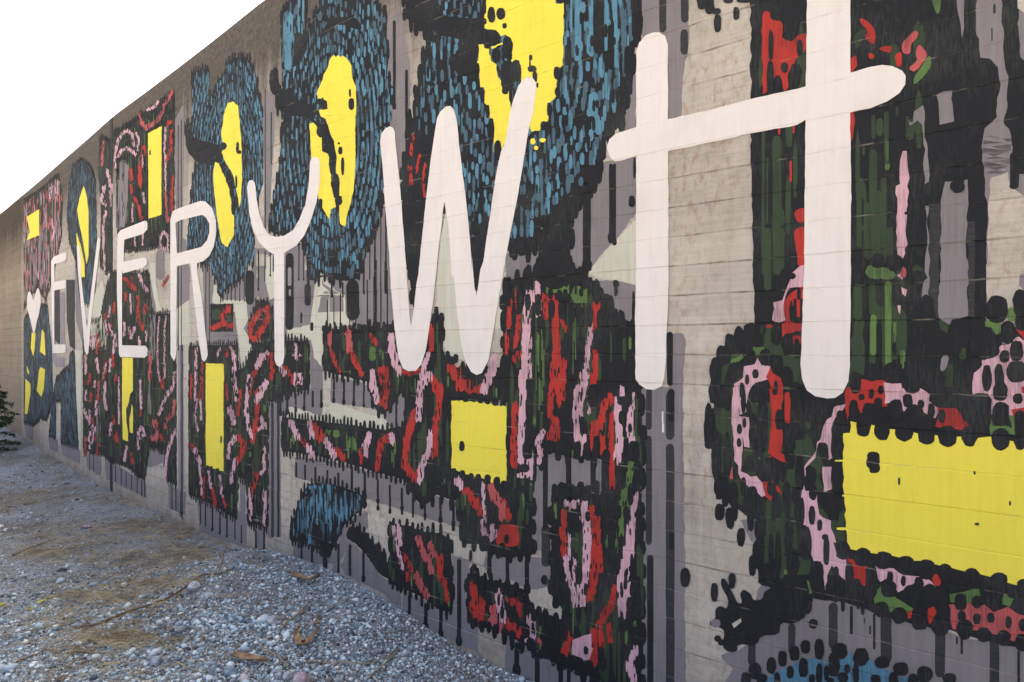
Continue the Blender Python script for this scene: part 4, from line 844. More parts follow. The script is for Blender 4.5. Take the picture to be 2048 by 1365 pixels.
S('t24', 'red', 5, [(1100, 100), (1140, 0), (1300, 0), (1310, 180), (1200, 220), (1110, 180)], 'red_stroke')
S('t24', 'pink', 6, [(1810, 1060), (1950, 1000), (1965, 1180), (1900, 1235), (1810, 1170)], 'pink_stroke')
D('t24', [(1200, 130, 44, 95), (860, 100, 110, 150), (810, 60, 80, 130), (1010, 170, 90, 150), (1080, 210, 60, 130), (1160, 230, 70, 140), (1230, 250, 150, 110), (1380, 200, 110, 180), (910, 490, 50, 110), (975, 520, 56, 120), (1040, 560, 60, 130), (1100, 560, 56, 120), (1180, 580, 70, 120), (1250, 600, 60, 120), (1330, 640, 60, 130), (1390, 740, 70, 140), (1450, 820, 60, 120), (1520, 860, 80, 130), (1600, 880, 70, 130), (1690, 920, 90, 130), (920, 890, 50, 90), (970, 910, 56, 90), (1040, 930, 50, 110), (1105, 950, 60, 100), (1180, 980, 60, 100), (1250, 1010, 60, 110), (1420, 1090, 80, 130), (1570, 1170, 90, 110), (1690, 1220, 100, 110), (1780, 1240, 90, 110), (1860, 1270, 90, 130), (1130, 680, 24, 120), (1160, 800, 40, 120), (1920, 1140, 40, 80), (1440, 940, 30, 110)])
for c, w, pts in (('pink', 84, [(30, 40), (30, 250), (40, 400), (60, 520)]), ('pink', 32, [(130, 0), (130, 200)]), ('red', 74, [(330, 70), (270, 160), (250, 280), (180, 370), (170, 420)]), ('red', 48, [(340, 240), (330, 450), (340, 600), (340, 850)]), ('red', 52, [(250, 440), (260, 540)]), ('pink', 42, [(430, 0), (430, 60)]), ('pink', 64, [(390, 120), (400, 350), (410, 480), (390, 620)]), ('pink', 58, [(510, 200), (500, 360), (530, 480)]), ('pink', 22, [(535, 40), (535, 160)]), ('pink', 64, [(20, 1050), (70, 1130), (110, 1280), (120, 1365)]), ('red', 44, [(160, 1080), (160, 1190)]), ('red', 64, [(200, 1200), (200, 1365)]), ('pink', 54, [(555, 980), (530, 1150), (520, 1300)])):
    R('t33', c, w, pts)
R('t33', 'bright_green', 52, [(510, 700), (490, 870), (430, 1000), (420, 1280)], 4.8)
D('t33', [(180, 60, 130, 240), (430, 250, 60, 130), (440, 100, 110, 90), (70, 320, 50, 170), (190, 520, 40, 220), (30, 560, 60, 150), (120, 570, 60, 150), (290, 600, 70, 120), (505, 350, 40, 90), (460, 480, 30, 120), (300, 240, 40, 120), (540, 560, 110, 200)])
D('t33', [(30, 930, 60, 100), (95, 950, 70, 130), (200, 890, 60, 140), (330, 970, 200, 120), (30, 1110, 40, 90), (120, 1150, 50, 100), (400, 1110, 60, 130), (470, 1120, 60, 120), (510, 950, 60, 200), (30, 1240, 90, 120)])
for c, w, pts in (('pink', 64, [(110, 0), (110, 200), (100, 400), (60, 480), (50, 600)]), ('red', 54, [(160, 0), (150, 260)]), ('red', 54, [(220, 150), (230, 320)]), ('red', 64, [(180, 330), (170, 520)]), ('pink', 84, [(500, 0), (500, 160), (460, 300), (430, 450), (500, 480), (450, 560), (430, 700)]), ('red', 58, [(370, 520), (330, 660), (270, 750), (220, 850), (240, 1000)]), ('red', 44, [(310, 850), (320, 980)]), ('red', 52, [(170, 920), (180, 1180)]), ('pink', 64, [(540, 1080), (500, 1200), (530, 1330)])):
    R('t34', c, w, pts)
S('t34', 'pink', 6, [(-20, 980), (150, 920), (165, 1060), (120, 1175), (-20, 1110)], 'pink_stroke')
D('t34', [(40, 380, 70, 200), (520, 290, 34, 200), (465, 430, 34, 200), (520, 120 + 400, 40, 130), (430, 540, 30, 120), (40, 1230, 100, 150), (130, 1230, 90, 140), (110, 1080, 30, 60), (560, 480, 90, 180), (500, 660, 60, 160), (100, 520, 40, 120)])
V('t34', 'bright_green', 4.8, [(455, 485, 840, 1120), (530, 560, 800, 880), (280, 300, 0, 200), (370, 395, 0, 200)], 'green_streak')
P('yellow_block', 'yellow block with one black spot, under the W')
S('t23', 'yellow', 7, [(700, 235), (860, 240), (1000, 255), (1200, 290), (1200, 965), (1150, 985), (1080, 985), (960, 935), (830, 905), (700, 850)], 'yellow_patch')
D('t23', [(720, 200, 60, 70), (765, 200, 50, 80), (830, 205, 66, 90), (900, 205, 60, 90), (965, 215, 66, 90), (1030, 225, 70, 90), (1100, 245, 66, 80), (1175, 245, 50, 70), (725, 890, 50, 90), (800, 905, 56, 80), (880, 930, 50, 80), (945, 940, 56, 80), (1030, 950, 60, 95), (1115, 970, 66, 90), (1180, 990, 66, 60)])
D('t23', [(795, 650, 52, 100)])
# ---- loops below the W
P('camouflage_motif', 'black green red and pink painted loops under the W, left of the yellow block')
k1 = K('F', [(647, 658), (800, 656), (810, 700), (800, 780), (745, 772), (732, 763), (702, 756), (680, 750), (647, 741)], w=.04)
k2 = K('F', [(737, 742), (800, 720), (815, 760), (800, 790), (785, 815), (765, 830), (750, 815), (740, 790)], w=.04)
k3 = K('F', [(780, 700), (820, 745), (864, 634), (888, 634), (886, 700), (900, 735), (1010, 735), (1012, 800), (905, 805), (905, 960), (928, 985), (912, 1002), (873, 990), (855, 1008), (838, 1006), (822, 985), (810, 960), (812, 900), (808, 860), (815, 800)], w=.045)
k4 = K('F', [(564, 834), (620, 840), (700, 850), (770, 860), (800, 853), (815, 862), (815, 960), (750, 945), (723, 934), (644, 914), (564, 902)], w=.035)
for k in (k1, k2, k3, k4): camo(k, 1.3)
for c, w, pts in (('red', 84, [(700, 1080), (740, 1130), (780, 1210), (860, 1260), (960, 1270)]), ('pink', 62, [(980, 1290), (1010, 1220), (1060, 1130), (1080, 1050), (1100, 970)]), ('pink', 52, [(150, 780), (160, 900), (190, 1000), (220, 1110)]), ('red', 42, [(230, 1100), (320, 1120), (400, 1100)]), ('red', 42, [(515, 700), (515, 900)]), ('pink', 42, [(490, 960), (450, 1080), (430, 1150)]), ('pink', 52, [(500, 1140), (420, 1230), (400, 1365)]), ('red', 62, [(540, 1200), (590, 1300)]), ('red', 62, [(60, 1110), (90, 1250), (80, 1365)])):
    R('t22', c, w, pts)
for c, w, pts in (('pink', 52, [(480, 20), (410, 140), (410, 240), (400, 400)]), ('red', 58, [(360, 360), (320, 520), (290, 620), (270, 800), (320, 880)]), ('red', 54, [(540, 50), (590, 150), (590, 280), (560, 420), (550, 540), (545, 700)]), ('pink', 52, [(510, 560), (490, 680), (450, 780), (420, 880), (410, 960)]), ('red', 50, [(370, 900), (360, 930)]), ('red', 72, [(90, 0), (90, 150), (80, 260)]), ('pink', 44, [(10, 150), (20, 230)]), ('red', 44, [(150, 560), (60, 600), (40, 700), (20, 850)]), ('pink', 44, [(150, 560), (155, 600)])):
    R('t23', c, w, pts)
for c, w, pts in (('pink', 48, [(1060, 430), (1100, 520), (1120, 570)]), ('red', 38, [(1130, 560), (1200, 640)]), ('pink', 54, [(1220, 680), (1250, 720)]), ('pink', 46, [(1230, 450), (1250, 540)]), ('red', 62, [(1260, 460), (1340, 570)]), ('pink', 46, [(1370, 600), (1420, 670), (1450, 740)]), ('red', 46, [(1470, 690), (1530, 750)]), ('pink', 50, [(1770, 560), (1730, 650), (1740, 700)]), ('red', 38, [(1690, 690), (1710, 780)]), ('red', 46, [(1960, 560), (1880, 620), (1860, 720), (1840, 840)]), ('pink', 44, [(1960, 560), (1980, 590)]), ('pink', 42, [(1800, 0), (1810, 90), (1840, 220)]), ('red', 52, [(1910, 40), (1930, 140), (1900, 250)])):
    R('t13', c, w, pts)
V('t13', 'bright_green', 4.8, [(1052, 1095, 540, 670), (1562, 1600, 540, 760), (1620, 1655, 560, 760), (1380, 1430, 490, 560), (1440, 1500, 500, 570), (1972, 2000, 640, 860)], 'green_streak')
for c, w, pts in (('salmon', 38, [(1410, 740), (1405, 900)]), ('red', 36, [(1420, 920), (1450, 990), (1500, 1100)]), ('salmon', 60, [(1580, 750), (1590, 880)]), ('red', 42, [(1600, 900), (1640, 1010), (1700, 1120)]), ('red', 36, [(1790, 780), (1830, 850)]), ('pink', 52, [(1970, 780), (1970, 900), (2010, 1040)]), ('pink', 42, [(1800, 1110), (1790, 1240), (1830, 1330)]), ('red', 52, [(1880, 1110), (1930, 1240), (1900, 1365)])):
    R('t12', c, w, pts)
V('t12', 'bright_green', 4.8, [(1772, 1830, 880, 1010), (1860, 1900, 900, 1000)], 'green_streak')
D('t12', [(1360, 720, 40, 70), (1410, 720, 40, 60), (1465, 720, 40, 70), (1545, 720, 40, 70), (1630, 715, 40, 70), (1690, 715, 50, 80), (1745, 720, 46, 80), (1800, 720, 40, 60), (1850, 715, 44, 70), (1905, 720, 44, 70), (1970, 720, 60, 80)])
D('t22', [(30, 720, 50, 70), (95, 720, 40, 60), (150, 715, 60, 80), (545, 620, 50, 90), (610, 620, 50, 100), (680, 1000, 50, 90), (740, 990, 50, 90)])
P('camouflage_motif', 'slanting black red and green strip low on the wall beside the blue leaf')
k9 = K('F', [(778, 1042), (795, 1049), (820, 1052), (850, 1064), (885, 1068), (903, 1080), (907, 1205), (900, 1224), (873, 1218), (850, 1198), (838, 1192), (807, 1178), (780, 1168)], w=.035, h=(.06, .12))
camo(k9, 1.6)
for c, w, pts in (('pink', 36, [(170, 20), (200, 140), (220, 270), (250, 380)]), ('pink', 42, [(220, 30), (230, 170)]), ('red', 36, [(270, 290), (330, 400)]), ('salmon', 52, [(370, 460), (420, 560), (480, 640)]), ('salmon', 52, [(390, 120), (430, 230), (480, 320), (520, 420)]), ('salmon', 50, [(500, 180), (540, 270)]), ('red', 58, [(590, 310), (600, 480)]), ('red', 44, [(640, 520), (660, 680)]), ('red', 32, [(300, 450), (300, 500)])):
    R('t24', c, w, pts)
# ================================================================== MURAL: left, running away from the viewer
P('grey_panel_field')
S('F', 'grey', 1, [(350, 240), (366, 210), (368, 330), (366, 480), (352, 480)], 'grey_panel')
S('F', 'grey', 1, [(352, 470), (372, 480), (380, 545), (378, 620), (352, 700)], 'grey_panel')
S('F', 'lilac', 1, [(356, 690), (367, 690), (369, 980), (357, 985)], 'grey_panel')
stripes([357, 363], (250, 240), (700, 700), 1.6)
stripes([362.5, 365], (690, 690), (1035, 1040), 2)
S('F', 'grey', 1, [(405, 520), (425, 510), (425, 690), (410, 690)], 'grey_panel')
stripes([412, 419], (530, 530), (680, 680), 1.6)
S('F', 'grey', 1, [(526, 190), (548, 180), (550, 270), (545, 330), (538, 440), (528, 470)], 'grey_panel')
stripes([531, 543], (180, 225), (470, 330), 2)
S('F', 'grey', 1, [(392, 985), (530, 1045), (530, 1105), (480, 1092), (440, 1080), (400, 1062)], 'grey_panel')
stripes([401, 411, 425, 440, 454, 470, 483], (1000, 1050), (1050, 1085), 2.6)
S('F', 'grey', 1, [(480, 955), (491, 952), (491, 1080), (480, 1080)], 'grey_panel')
stripes([512, 528], (1060, 1060), (1095, 1100), 3)
S('F', 'concrete', 2.6, [(494, 1052), (510, 1055), (510, 1096), (494, 1092)], 'bare_patch')
# lower left ruled band
S('F', 'grey', 1, [(48, 848), (66, 850), (66, 882), (52, 875)], 'grey_panel')
S('F', 'grey', 1, [(96, 870), (116, 880), (116, 905), (100, 898)], 'grey_panel')
S('F', 'grey', 1, [(122, 884), (160, 895), (160, 928), (125, 910)], 'grey_panel')
S('F', 'grey', 1, [(172, 905), (195, 910), (195, 945), (174, 934)], 'grey_panel')
S('F', 'grey', 1, [(210, 920), (250, 940), (292, 968), (292, 995), (250, 975), (213, 958)], 'grey_panel')
S('F', 'grey', 1, [(282, 902), (300, 895), (330, 905), (330, 925), (300, 935), (282, 930)], 'grey_panel')
S('F', 'grey', 1, [(336, 970), (372, 985), (370, 1030), (338, 1018)], 'grey_panel')
stripes([180, 188], (905, 905), (940, 944), 1.2)
stripes([222, 232, 243, 253, 264, 275, 284, 290], (925, 965), (960, 993), 1.8)
stripes([344, 352, 362], (975, 985), (1020, 1028), 2.2)
V('F', 'grey', 1.2, [(300, 312, 560, 720), (296, 303, 700, 830), (192, 202, 800, 950), (205, 216, 640, 700), (312, 330, 500, 560), (240, 256, 320, 450), (232, 244, 360, 460)], 'grey_panel')
S('F', 'wash', 1.5, [(300, 525), (312, 525), (312, 560), (318, 600), (326, 625), (314, 625), (302, 560)], 'pale_wash')
S('F', 'wash', 1.3, [(150, 590), (165, 560), (190, 590), (205, 560), (214, 600), (214, 690), (185, 700), (180, 640), (155, 650)], 'pale_wash')
S('F', 'wash', 1.3, [(150, 700), (163, 700), (163, 900), (158, 900)], 'pale_wash')
P('camouflage_motif', 'painted loops round the tall yellow block under the R')
k10 = K('F', [(378, 692), (475, 690), (478, 740), (490, 735), (500, 705), (515, 690), (548, 680), (575, 682), (618, 682), (619, 778), (600, 783), (575, 788), (555, 800), (537, 805), (536, 1055), (496, 1048), (493, 960), (478, 955), (473, 1038), (453, 1028), (431, 1012), (398, 998), (378, 990)], w=.035, h=(.06, .13))
kr = K('F', [(500, 640), (510, 612), (525, 600), (540, 605), (548, 640), (546, 690), (520, 695), (502, 690), (496, 665)], w=.035, h=(.06, .12))
camo(k10, 1.5); camo(kr, 1.2)
R('t12', 'red', 42, [(720, 650), (780, 560), (840, 540), (850, 620), (800, 720), (740, 800), (690, 790), (690, 700), (720, 650)])
R('t12', 'salmon', 24, [(730, 640), (790, 560), (835, 560)])
for c, w, pts in (('pink', 42, [(840, 950), (790, 980), (750, 1070)]), ('red', 38, [(870, 970), (890, 1080), (870, 1160)]), ('red', 36, [(750, 1060), (700, 1180), (680, 1300)]), ('pink', 38, [(690, 1180), (660, 1330)]), ('pink', 42, [(840, 1210), (790, 1280), (750, 1365)]), ('pink', 26, [(1100, 870), (1110, 980)]), ('pink', 36, [(1095, 960), (1140, 970)]), ('pink', 36, [(970, 1080), (1000, 1120)]), ('red', 38, [(1010, 1090), (1070, 1190)]), ('pink', 30, [(1095, 1140), (1150, 1140), (1150, 1210), (1095, 1210), (1095, 1140)]), ('pink', 26, [(195, 900), (190, 1365)]), ('pink', 36, [(510, 900), (545, 1000), (540, 1180), (570, 1365)]), ('red', 32, [(470, 960), (500, 920)]), ('red', 26, [(255, 1040), (230, 1365)]), ('pink', 22, [(410, 900), (390, 960)])):
    R('t12', c, w, pts)
for c, w, pts in (('pink', 36, [(680, 20), (660, 200), (650, 330), (670, 470), (700, 560)]), ('red', 42, [(750, 160), (750, 350), (730, 500), (710, 600)]), ('pink', 42, [(830, 70), (790, 170)]), ('pink', 36, [(790, 400), (820, 460), (770, 490)]), ('red', 36, [(590, 170), (580, 350)]), ('pink', 32, [(530, 0), (560, 170)]), ('pink', 42, [(500, 320), (540, 430)]), ('pink', 32, [(560, 560), (500, 640), (490, 740)]), ('red', 42, [(590, 570), (630, 650), (600, 740), (550, 800)]), ('pink', 36, [(550, 790), (520, 900), (520, 970)]), ('pink', 20, [(205, 230), (185, 380), (210, 500)]), ('pink', 20, [(235, 230), (240, 400)]), ('red', 26, [(150, 640), (210, 760)]), ('pink', 30, [(180, 680), (230, 800), (240, 1000), (245, 1080)]), ('red', 22, [(265, 940), (260, 1110)]), ('pink', 26, [(310, 890), (330, 1020)]), ('red', 30, [(340, 1040), (370, 1180)]), ('pink', 26, [(410, 930), (430, 1100)]), ('red', 26, [(440, 1130), (460, 1200)]), ('pink', 32, [(820, 680), (810, 850), (790, 900)]), ('red', 40, [(740, 920), (710, 1060)]), ('pink', 34, [(690, 1060), (690, 1310)]), ('pink', 36, [(820, 1080), (815, 1360)]), ('red', 22, [(155, 0), (150, 200)]), ('red', 22, [(255, 0), (245, 210)]), ('red', 22, [(470, 100), (480, 220)])):
    R('t13', c, w, pts)
V('t13', 'bright_green', 4.8, [(810, 830, 250, 350), (505, 525, 470, 540), (675, 700, 690, 760), (510, 530, 1050, 1240)], 'green_streak')
S('F', 'black', 3, [(421, 608), (467, 608), (467, 664), (421, 664)], 'black_base')
R('t12', 'red', 44, [(490, 540), (440, 600), (430, 660)]); R('t12', 'red', 44, [(340, 710), (430, 670), (520, 690)])
V('t12', 'green', 4.5, [(340, 420, 540, 640), (470, 520, 590, 660)], 'green_streak')
P('yellow_block', 'tall narrow yellow block under the leg of the R')
S('t13', 'yellow', 7, [(283, -105), (446, -100), (446, 880), (400, 868), (285, 835)], 'yellow_patch')
D('t13', [(425, 590, 18, 74)], 'soft_black'); D('t13', [(330, 850, 40, 40), (390, 870, 40, 40), (300, 838, 30, 30)])
P('camouflage_motif', 'painted loops round the tall yellow block above the second E')
k12 = K('F', [(227, 268), (262, 246), (305, 218), (349, 186), (349, 440), (345, 500), (325, 492), (250, 500), (236, 495), (233, 350)], w=.035, h=(.06, .12))
camo(k12, 1.7)
for c, w, pts in (('salmon', 42, [(545, 330), (570, 440), (640, 520), (720, 470), (820, 390), (880, 250), (930, 130), (990, 20)]), ('pink', 30, [(650, 280), (740, 240), (800, 170)]), ('pink', 34, [(215, 1050), (215, 850), (260, 680), (330, 580), (390, 560), (450, 620), (470, 760)]), ('pink', 28, [(500, 600), (540, 680), (520, 820)]), ('pink', 34, [(260, 900), (300, 830), (380, 800), (430, 830), (490, 880)]), ('red', 54, [(610, 800), (580, 950), (540, 1100), (560, 1300)]), ('red', 48, [(430, 1100), (440, 1230)]), ('pink', 28, [(900, 520), (890, 800), (900, 1000), (900, 1365)]), ('red', 46, [(980, 440), (920, 480)]), ('red', 42, [(980, 560), (970, 800), (930, 950)]), ('red', 40, [(1000, 1200), (990, 1365)]), ('pink', 24, [(590, 860), (590, 1040)])):
    R('b0', c, w, pts)
for c, w, pts in (('red', 48, [(430, 100), (430, 170)]), ('red', 42, [(480, 260), (540, 380), (570, 520)]), ('pink', 26, [(450, 330), (450, 560)]), ('pink', 30, [(600, 200), (610, 300)]), ('red', 40, [(990, 0), (990, 430)]), ('salmon', 40, [(900, 0), (910, 420), (930, 560)]), ('pink', 28, [(880, 710), (930, 780), (930, 940), (880, 980), (830, 880), (840, 770), (880, 710)]), ('pink', 26, [(590, 740), (590, 880)]), ('pink', 26, [(480, 800), (490, 900)])):
    R('b1', c, w, pts)
S('F', 'grey', 4.8, [(240, 325), (258, 330), (256, 400), (250, 455), (240, 455)], 'grey_panel')
P('yellow_block', 'tall narrow yellow block above the second E')
S('b0', 'yellow', 7, [(662, 595), (850, 495), (848, 1365), (848, 1700), (835, 1710), (672, 1765), (668, 1200)], 'yellow_patch')
D('b0', [(692, 860, 24, 80)], 'soft_black')
P('camouflage_motif', 'painted loops round the torn yellow block under the second E')
k13 = K('F', [(166, 645), (200, 640), (214, 570), (228, 545), (300, 548), (302, 600), (308, 628), (344, 628), (346, 700), (352, 700), (353, 972), (335, 962), (328, 900), (300, 895), (290, 960), (255, 930), (215, 918), (206, 905), (192, 905), (167, 898)], w=.035, h=(.06, .12))
camo(k13, 1.9)
for c, w, pts in (('red', 44, [(330, 110), (430, 230), (440, 120)]), ('red', 40, [(470, 200), (480, 260)]), ('pink', 36, [(540, 70), (590, 200), (650, 280)]), ('red', 40, [(350, 340), (360, 400)]), ('pink', 28, [(420, 350), (430, 600)]), ('red', 40, [(520, 380), (530, 680), (600, 800)]), ('red', 56, [(640, 520), (620, 570)]), ('pink', 34, [(340, 740), (340, 880)]), ('pink', 40, [(400, 800), (430, 920), (480, 790)]), ('pink', 40, [(545, 930), (545, 1030)]), ('pink', 30, [(640, 860), (640, 970)]), ('pink', 20, [(820, 650), (800, 800), (790, 1200)]), ('pink', 20, [(905, 640), (885, 800), (885, 1200)]), ('salmon', 32, [(930, 90), (860, 220)])):
    R('b2', c, w, pts)
for c, w, pts in (('salmon', 50, [(690, 80), (690, 200), (690, 400)]), ('pink', 26, [(790, 0), (800, 300), (830, 420)]), ('pink', 26, [(885, 0), (890, 380)]), ('red', 50, [(850, 430), (870, 500)]), ('pink', 38, [(1020, 330), (1010, 480), (970, 560), (900, 640), (860, 760), (810, 880)]), ('salmon', 54, [(750, 980), (800, 1100), (760, 1200), (720, 1210)]), ('red', 40, [(830, 1170), (850, 1220)]), ('salmon', 42, [(1020, 720), (990, 880), (920, 960), (890, 1060)]), ('pink', 38, [(1030, 1100), (970, 1250), (930, 1365), (900, 1560), (900, 1750)]), ('pink', 34, [(555, 430), (565, 600), (570, 780)]), ('red', 44, [(560, 840), (565, 880)]), ('pink', 34, [(570, 1060), (530, 1130), (550, 1200), (620, 1150), (600, 1080)]), ('salmon', 44, [(70, 280), (50, 380)]), ('pink', 38, [(80, 460), (60, 650), (90, 790)]), ('pink', 26, [(265, 380), (265, 1000)]), ('red', 54, [(220, 1160), (230, 1220)]), ('pink', 34, [(520, 1230), (530, 1340)]), ('pink', 34, [(370, 1340), (340, 1500)]), ('red', 34, [(440, 1430), (450, 1550)])):
    R('b3', c, w, pts)
for x in (172, 180, 188, 196):
    for _ in range(7):
        y = rnd.uniform(650, 890); R('F', rnd.choice(('red', 'salmon', 'pink')), 5, [(x + rnd.uniform(-3, 3), y), (x + rnd.uniform(-3, 3), y + rnd.uniform(8, 26))])
for x in (212, 222, 230):
    for _ in range(6):
        y = rnd.uniform(570, 880); R('F', rnd.choice(('red', 'pink')), 5, [(x + rnd.uniform(-3, 3), y), (x + rnd.uniform(-3, 3), y + rnd.uniform(8, 26))])
P('yellow_block', 'torn yellow block hanging under the second E')
S('b3', 'yellow', 7, [(310, 105), (458, 110), (458, 560), (420, 600), (400, 720), (365, 820), (370, 1000), (390, 1120), (395, 1250), (320, 1225), (310, 900)], 'yellow_patch')
S('b3', 'yellow', 7, [(440, 740), (458, 800), (458, 1130), (440, 1140), (412, 1110), (410, 930), (430, 850)], 'yellow_patch')
P('camouflage_motif', 'narrow painted strip left of the second E')
k14 = K('F', [(200, 275), (222, 285), (224, 540), (214, 545), (200, 530), (203, 420), (198, 350)], w=.035, h=(.06, .12))
camo(k14, 1.8)
for c, w, pts in (('salmon', 5, [(207, 285), (205, 330)]), ('pink', 6, [(215, 340), (226, 385)]), ('pink', 6, [(209, 375), (204, 400), (212, 410)]), ('pink', 4, [(219, 360), (223, 410)]), ('pink', 5, [(213, 425), (207, 450), (210, 540)])):
    R('F', c, w, pts)
P('blue_feather_motif', 'small blue feathered eye shape behind the V')
b4 = K('F', [(138, 375), (145, 335), (163, 320), (182, 335), (192, 365), (194, 470), (192, 575), (178, 610), (160, 600), (152, 520), (138, 480), (134, 430)], w=.04, h=(.07, .13))
fill(b4, 'dim_blue', 230, (.014, .03), (.06, .18), 4.2, 'blue_dab')
P('yellow_eye_patch', 'thin yellow eye shape behind the V')
S('a0', 'yellow', 7, [(1150, 150), (1192, 300), (1217, 500), (1217, 1100), (1190, 1225), (1130, 850), (1095, 700), (1060, 480), (1090, 330)], 'yellow_patch')
S('a0', 'yellow', 7, [(1050, 790), (1110, 960), (1160, 1210), (1165, 1400), (1120, 1400), (1060, 1000)], 'yellow_patch')
P('camouflage_motif', 'last painted loops beside the bare end of the wall')
k15 = K('F', [(48, 402), (70, 390), (100, 365), (118, 350), (126, 400), (124, 470), (118, 500), (105, 560), (92, 600), (78, 575), (62, 590), (48, 620)], w=.04, h=(.06, .12))
camo(k15, 1.6)
fill(k15, 'salmon', 34, (.03, .06), (.08, .2), 5, 'salmon_stroke'); fill(k15, 'pink', 14, (.02, .05), (.08, .2), 6, 'pink_stroke'); fill(k15, 'grey', 22, (.05, .09), (.2, .6), 4.8, 'grey_panel')
R('F', 'pink', 4.5, [(101, 395), (103, 378), (110, 374), (114, 385)]); R('F', 'pink', 4, [(105, 440), (108, 460), (106, 480)])
P('yellow_block', 'smallest yellow block near the bare end of the wall')
S('a0', 'yellow', 7, [(370, 575), (540, 470), (540, 828), (370, 892), (412, 785), (388, 655)], 'yellow_patch')
P('blue_feather_motif', 'dark blue painted shape under the heart with yellow slits')
b5 = K('F', [(48, 640), (60, 620), (95, 610), (104, 700), (106, 800), (94, 840), (82, 835), (68, 850), (48, 845)], w=.04, h=(.07, .13))
fill(b5, 'dim_blue', 200, (.016, .04), (.08, .22), 4.2, 'blue_dab')
for pts in ([(440, 790), (490, 790), (480, 1000), (460, 1115), (425, 1000)], [(580, 740), (612, 800), (627, 1105), (550, 1050)], [(560, 1260), (622, 1290), (605, 1550), (570, 1670), (508, 1580), (540, 1300)], [(370, 1240), (402, 1320), (402, 1370), (375, 1330)], [(353, 1420), (422, 1490), (422, 1620), (380, 1900), (345, 1900)]):
    S('a1', 'yellow', 7, pts, 'yellow_slit')
P('blue_feather_motif', 'dim blue arch shape under the first E and the V')
b7 = K('F', [(105, 800), (112, 760), (125, 745), (138, 735), (140, 710), (150, 705), (152, 800), (158, 895), (142, 890), (122, 885), (122, 800), (112, 800), (112, 875), (98, 870)], w=.035, h=(.07, .13))
fill(b7, 'dim_blue', 190, (.016, .04), (.08, .2), 4.2, 'blue_dab')
S('F', 'lilac', 1.4, [(104, 600), (112, 640), (114, 740), (104, 720)], 'grey_panel')
S('F', 'lilac', 1.4, [(112, 715), (130, 715), (130, 734), (114, 734)], 'grey_panel')
S('F', 'lilac', 1.4, [(120, 585), (130, 585), (130, 690), (122, 690)], 'grey_panel')
S('F', 'soft_black', 1.6, [(110, 580), (120, 580), (120, 690), (110, 680)], 'black_base')
S('F', 'soft_black', 1.6, [(133, 560), (150, 560), (150, 700), (140, 692), (134, 640)], 'black_base')
S('F', 'grey', 1.7, [(150, 520), (163, 600), (172, 690), (166, 690), (152, 640)], 'grey_panel')

# ================================================================== LETTERS
def letter(nm, label, polys, holes=()):
    P(nm, label)
    for p in polys:
        h = holes if p is polys[0] else ()
        for f in tri(p, h): emit('shape', 9.6 + .12 * polys.index(p), 'white', f)
def rag(p, j=.35):
    o = []
    for i in range(len(p)):
        a, b = p[i], p[(i + 1) % len(p)]
        n = max(1, int(math.hypot(a[0] - b[0], a[1] - b[1]) / 14))
        for k in range(n):
            f = k / n
            s = min(1.0, pym(a[0]) / 450)
            o.append((a[0] + (b[0] - a[0]) * f + rnd.uniform(-j, j) * s, a[1] + (b[1] - a[1]) * f + rnd.uniform(-j, j) * s))
    return o
letter('painted_heart', 'white painted heart at the start of the lettering', [smooth_poly(q('c', [(800, 310), (830, 320), (880, 420), (910, 560), (950, 520), (1000, 330), (1040, 220), (1080, 260), (1120, 420), (1130, 600), (1100, 800), (1060, 1000), (1000, 1200), (970, 1400), (935, 1480), (900, 1365), (830, 1050), (760, 800), (745, 600), (760, 420)]), 1)])
letter('painted_letter', 'white painted letter E, the small one beside the heart', [q('a0', [(705, 1180), (740, 1120), (890, 1060), (915, 1070), (915, 1150), (890, 1180), (750, 1220), (750, 1465)]) + q('a1', [(890, 70), (910, 80), (905, 180), (890, 185), (748, 215), (748, 950), (905, 950), (905, 1065), (725, 1072), (715, 600), (705, 0)])])
letter('painted_letter', 'white painted letter V', [q('a0', [(1055, 975), (1085, 960), (1110, 1100)]) + q('a1', [(1115, 0), (1140, 250), (1195, 720), (1280, 0)]) + q('a0', [(1335, 900), (1355, 850), (1380, 880), (1370, 1000)]) + q('a1', [(1325, 0), (1255, 600), (1215, 1070), (1190, 1095), (1165, 1040), (1130, 600), (1075, 0)])])
letter('painted_letter', 'white painted letter E between the V and the R', [q('b1', [(248, 745), (290, 690), (620, 560), (648, 570), (658, 600), (655, 680), (600, 740), (340, 820), (330, 1120), (610, 1060), (640, 1070), (652, 1100), (645, 1160), (600, 1200), (320, 1280)]) + q('b2', [(310, 0), (310, 1030), (630, 1038), (660, 1080), (655, 1170), (620, 1200), (285, 1192), (268, 1150), (240, 300), (240, 0)])])
letter('painted_letter', 'white painted letter R', [rag(q('b1', [(968, 540), (1000, 430), (1080, 390), (1380, 290), (1450, 300), (1540, 390), (1590, 560), (1592, 760), (1560, 920), (1500, 1040), (1420, 1110), (1335, 1140)]) + q('b2', [(1330, 0), (1400, 400), (1480, 1160), (1460, 1220), (1430, 1255), (1400, 1230), (1360, 1000), (1290, 400), (1250, 0)]) + q('b1', [(1240, 1140), (1060, 1180)]) + q('b2', [(1055, 0), (1052, 1130), (1040, 1200), (1020, 1245), (990, 1200), (970, 1150), (968, 0)]), .2)], [q('b1', [(1035, 590), (1110, 550), (1400, 480), (1450, 510), (1500, 600), (1502, 720), (1470, 830), (1390, 920), (1060, 1005)])])
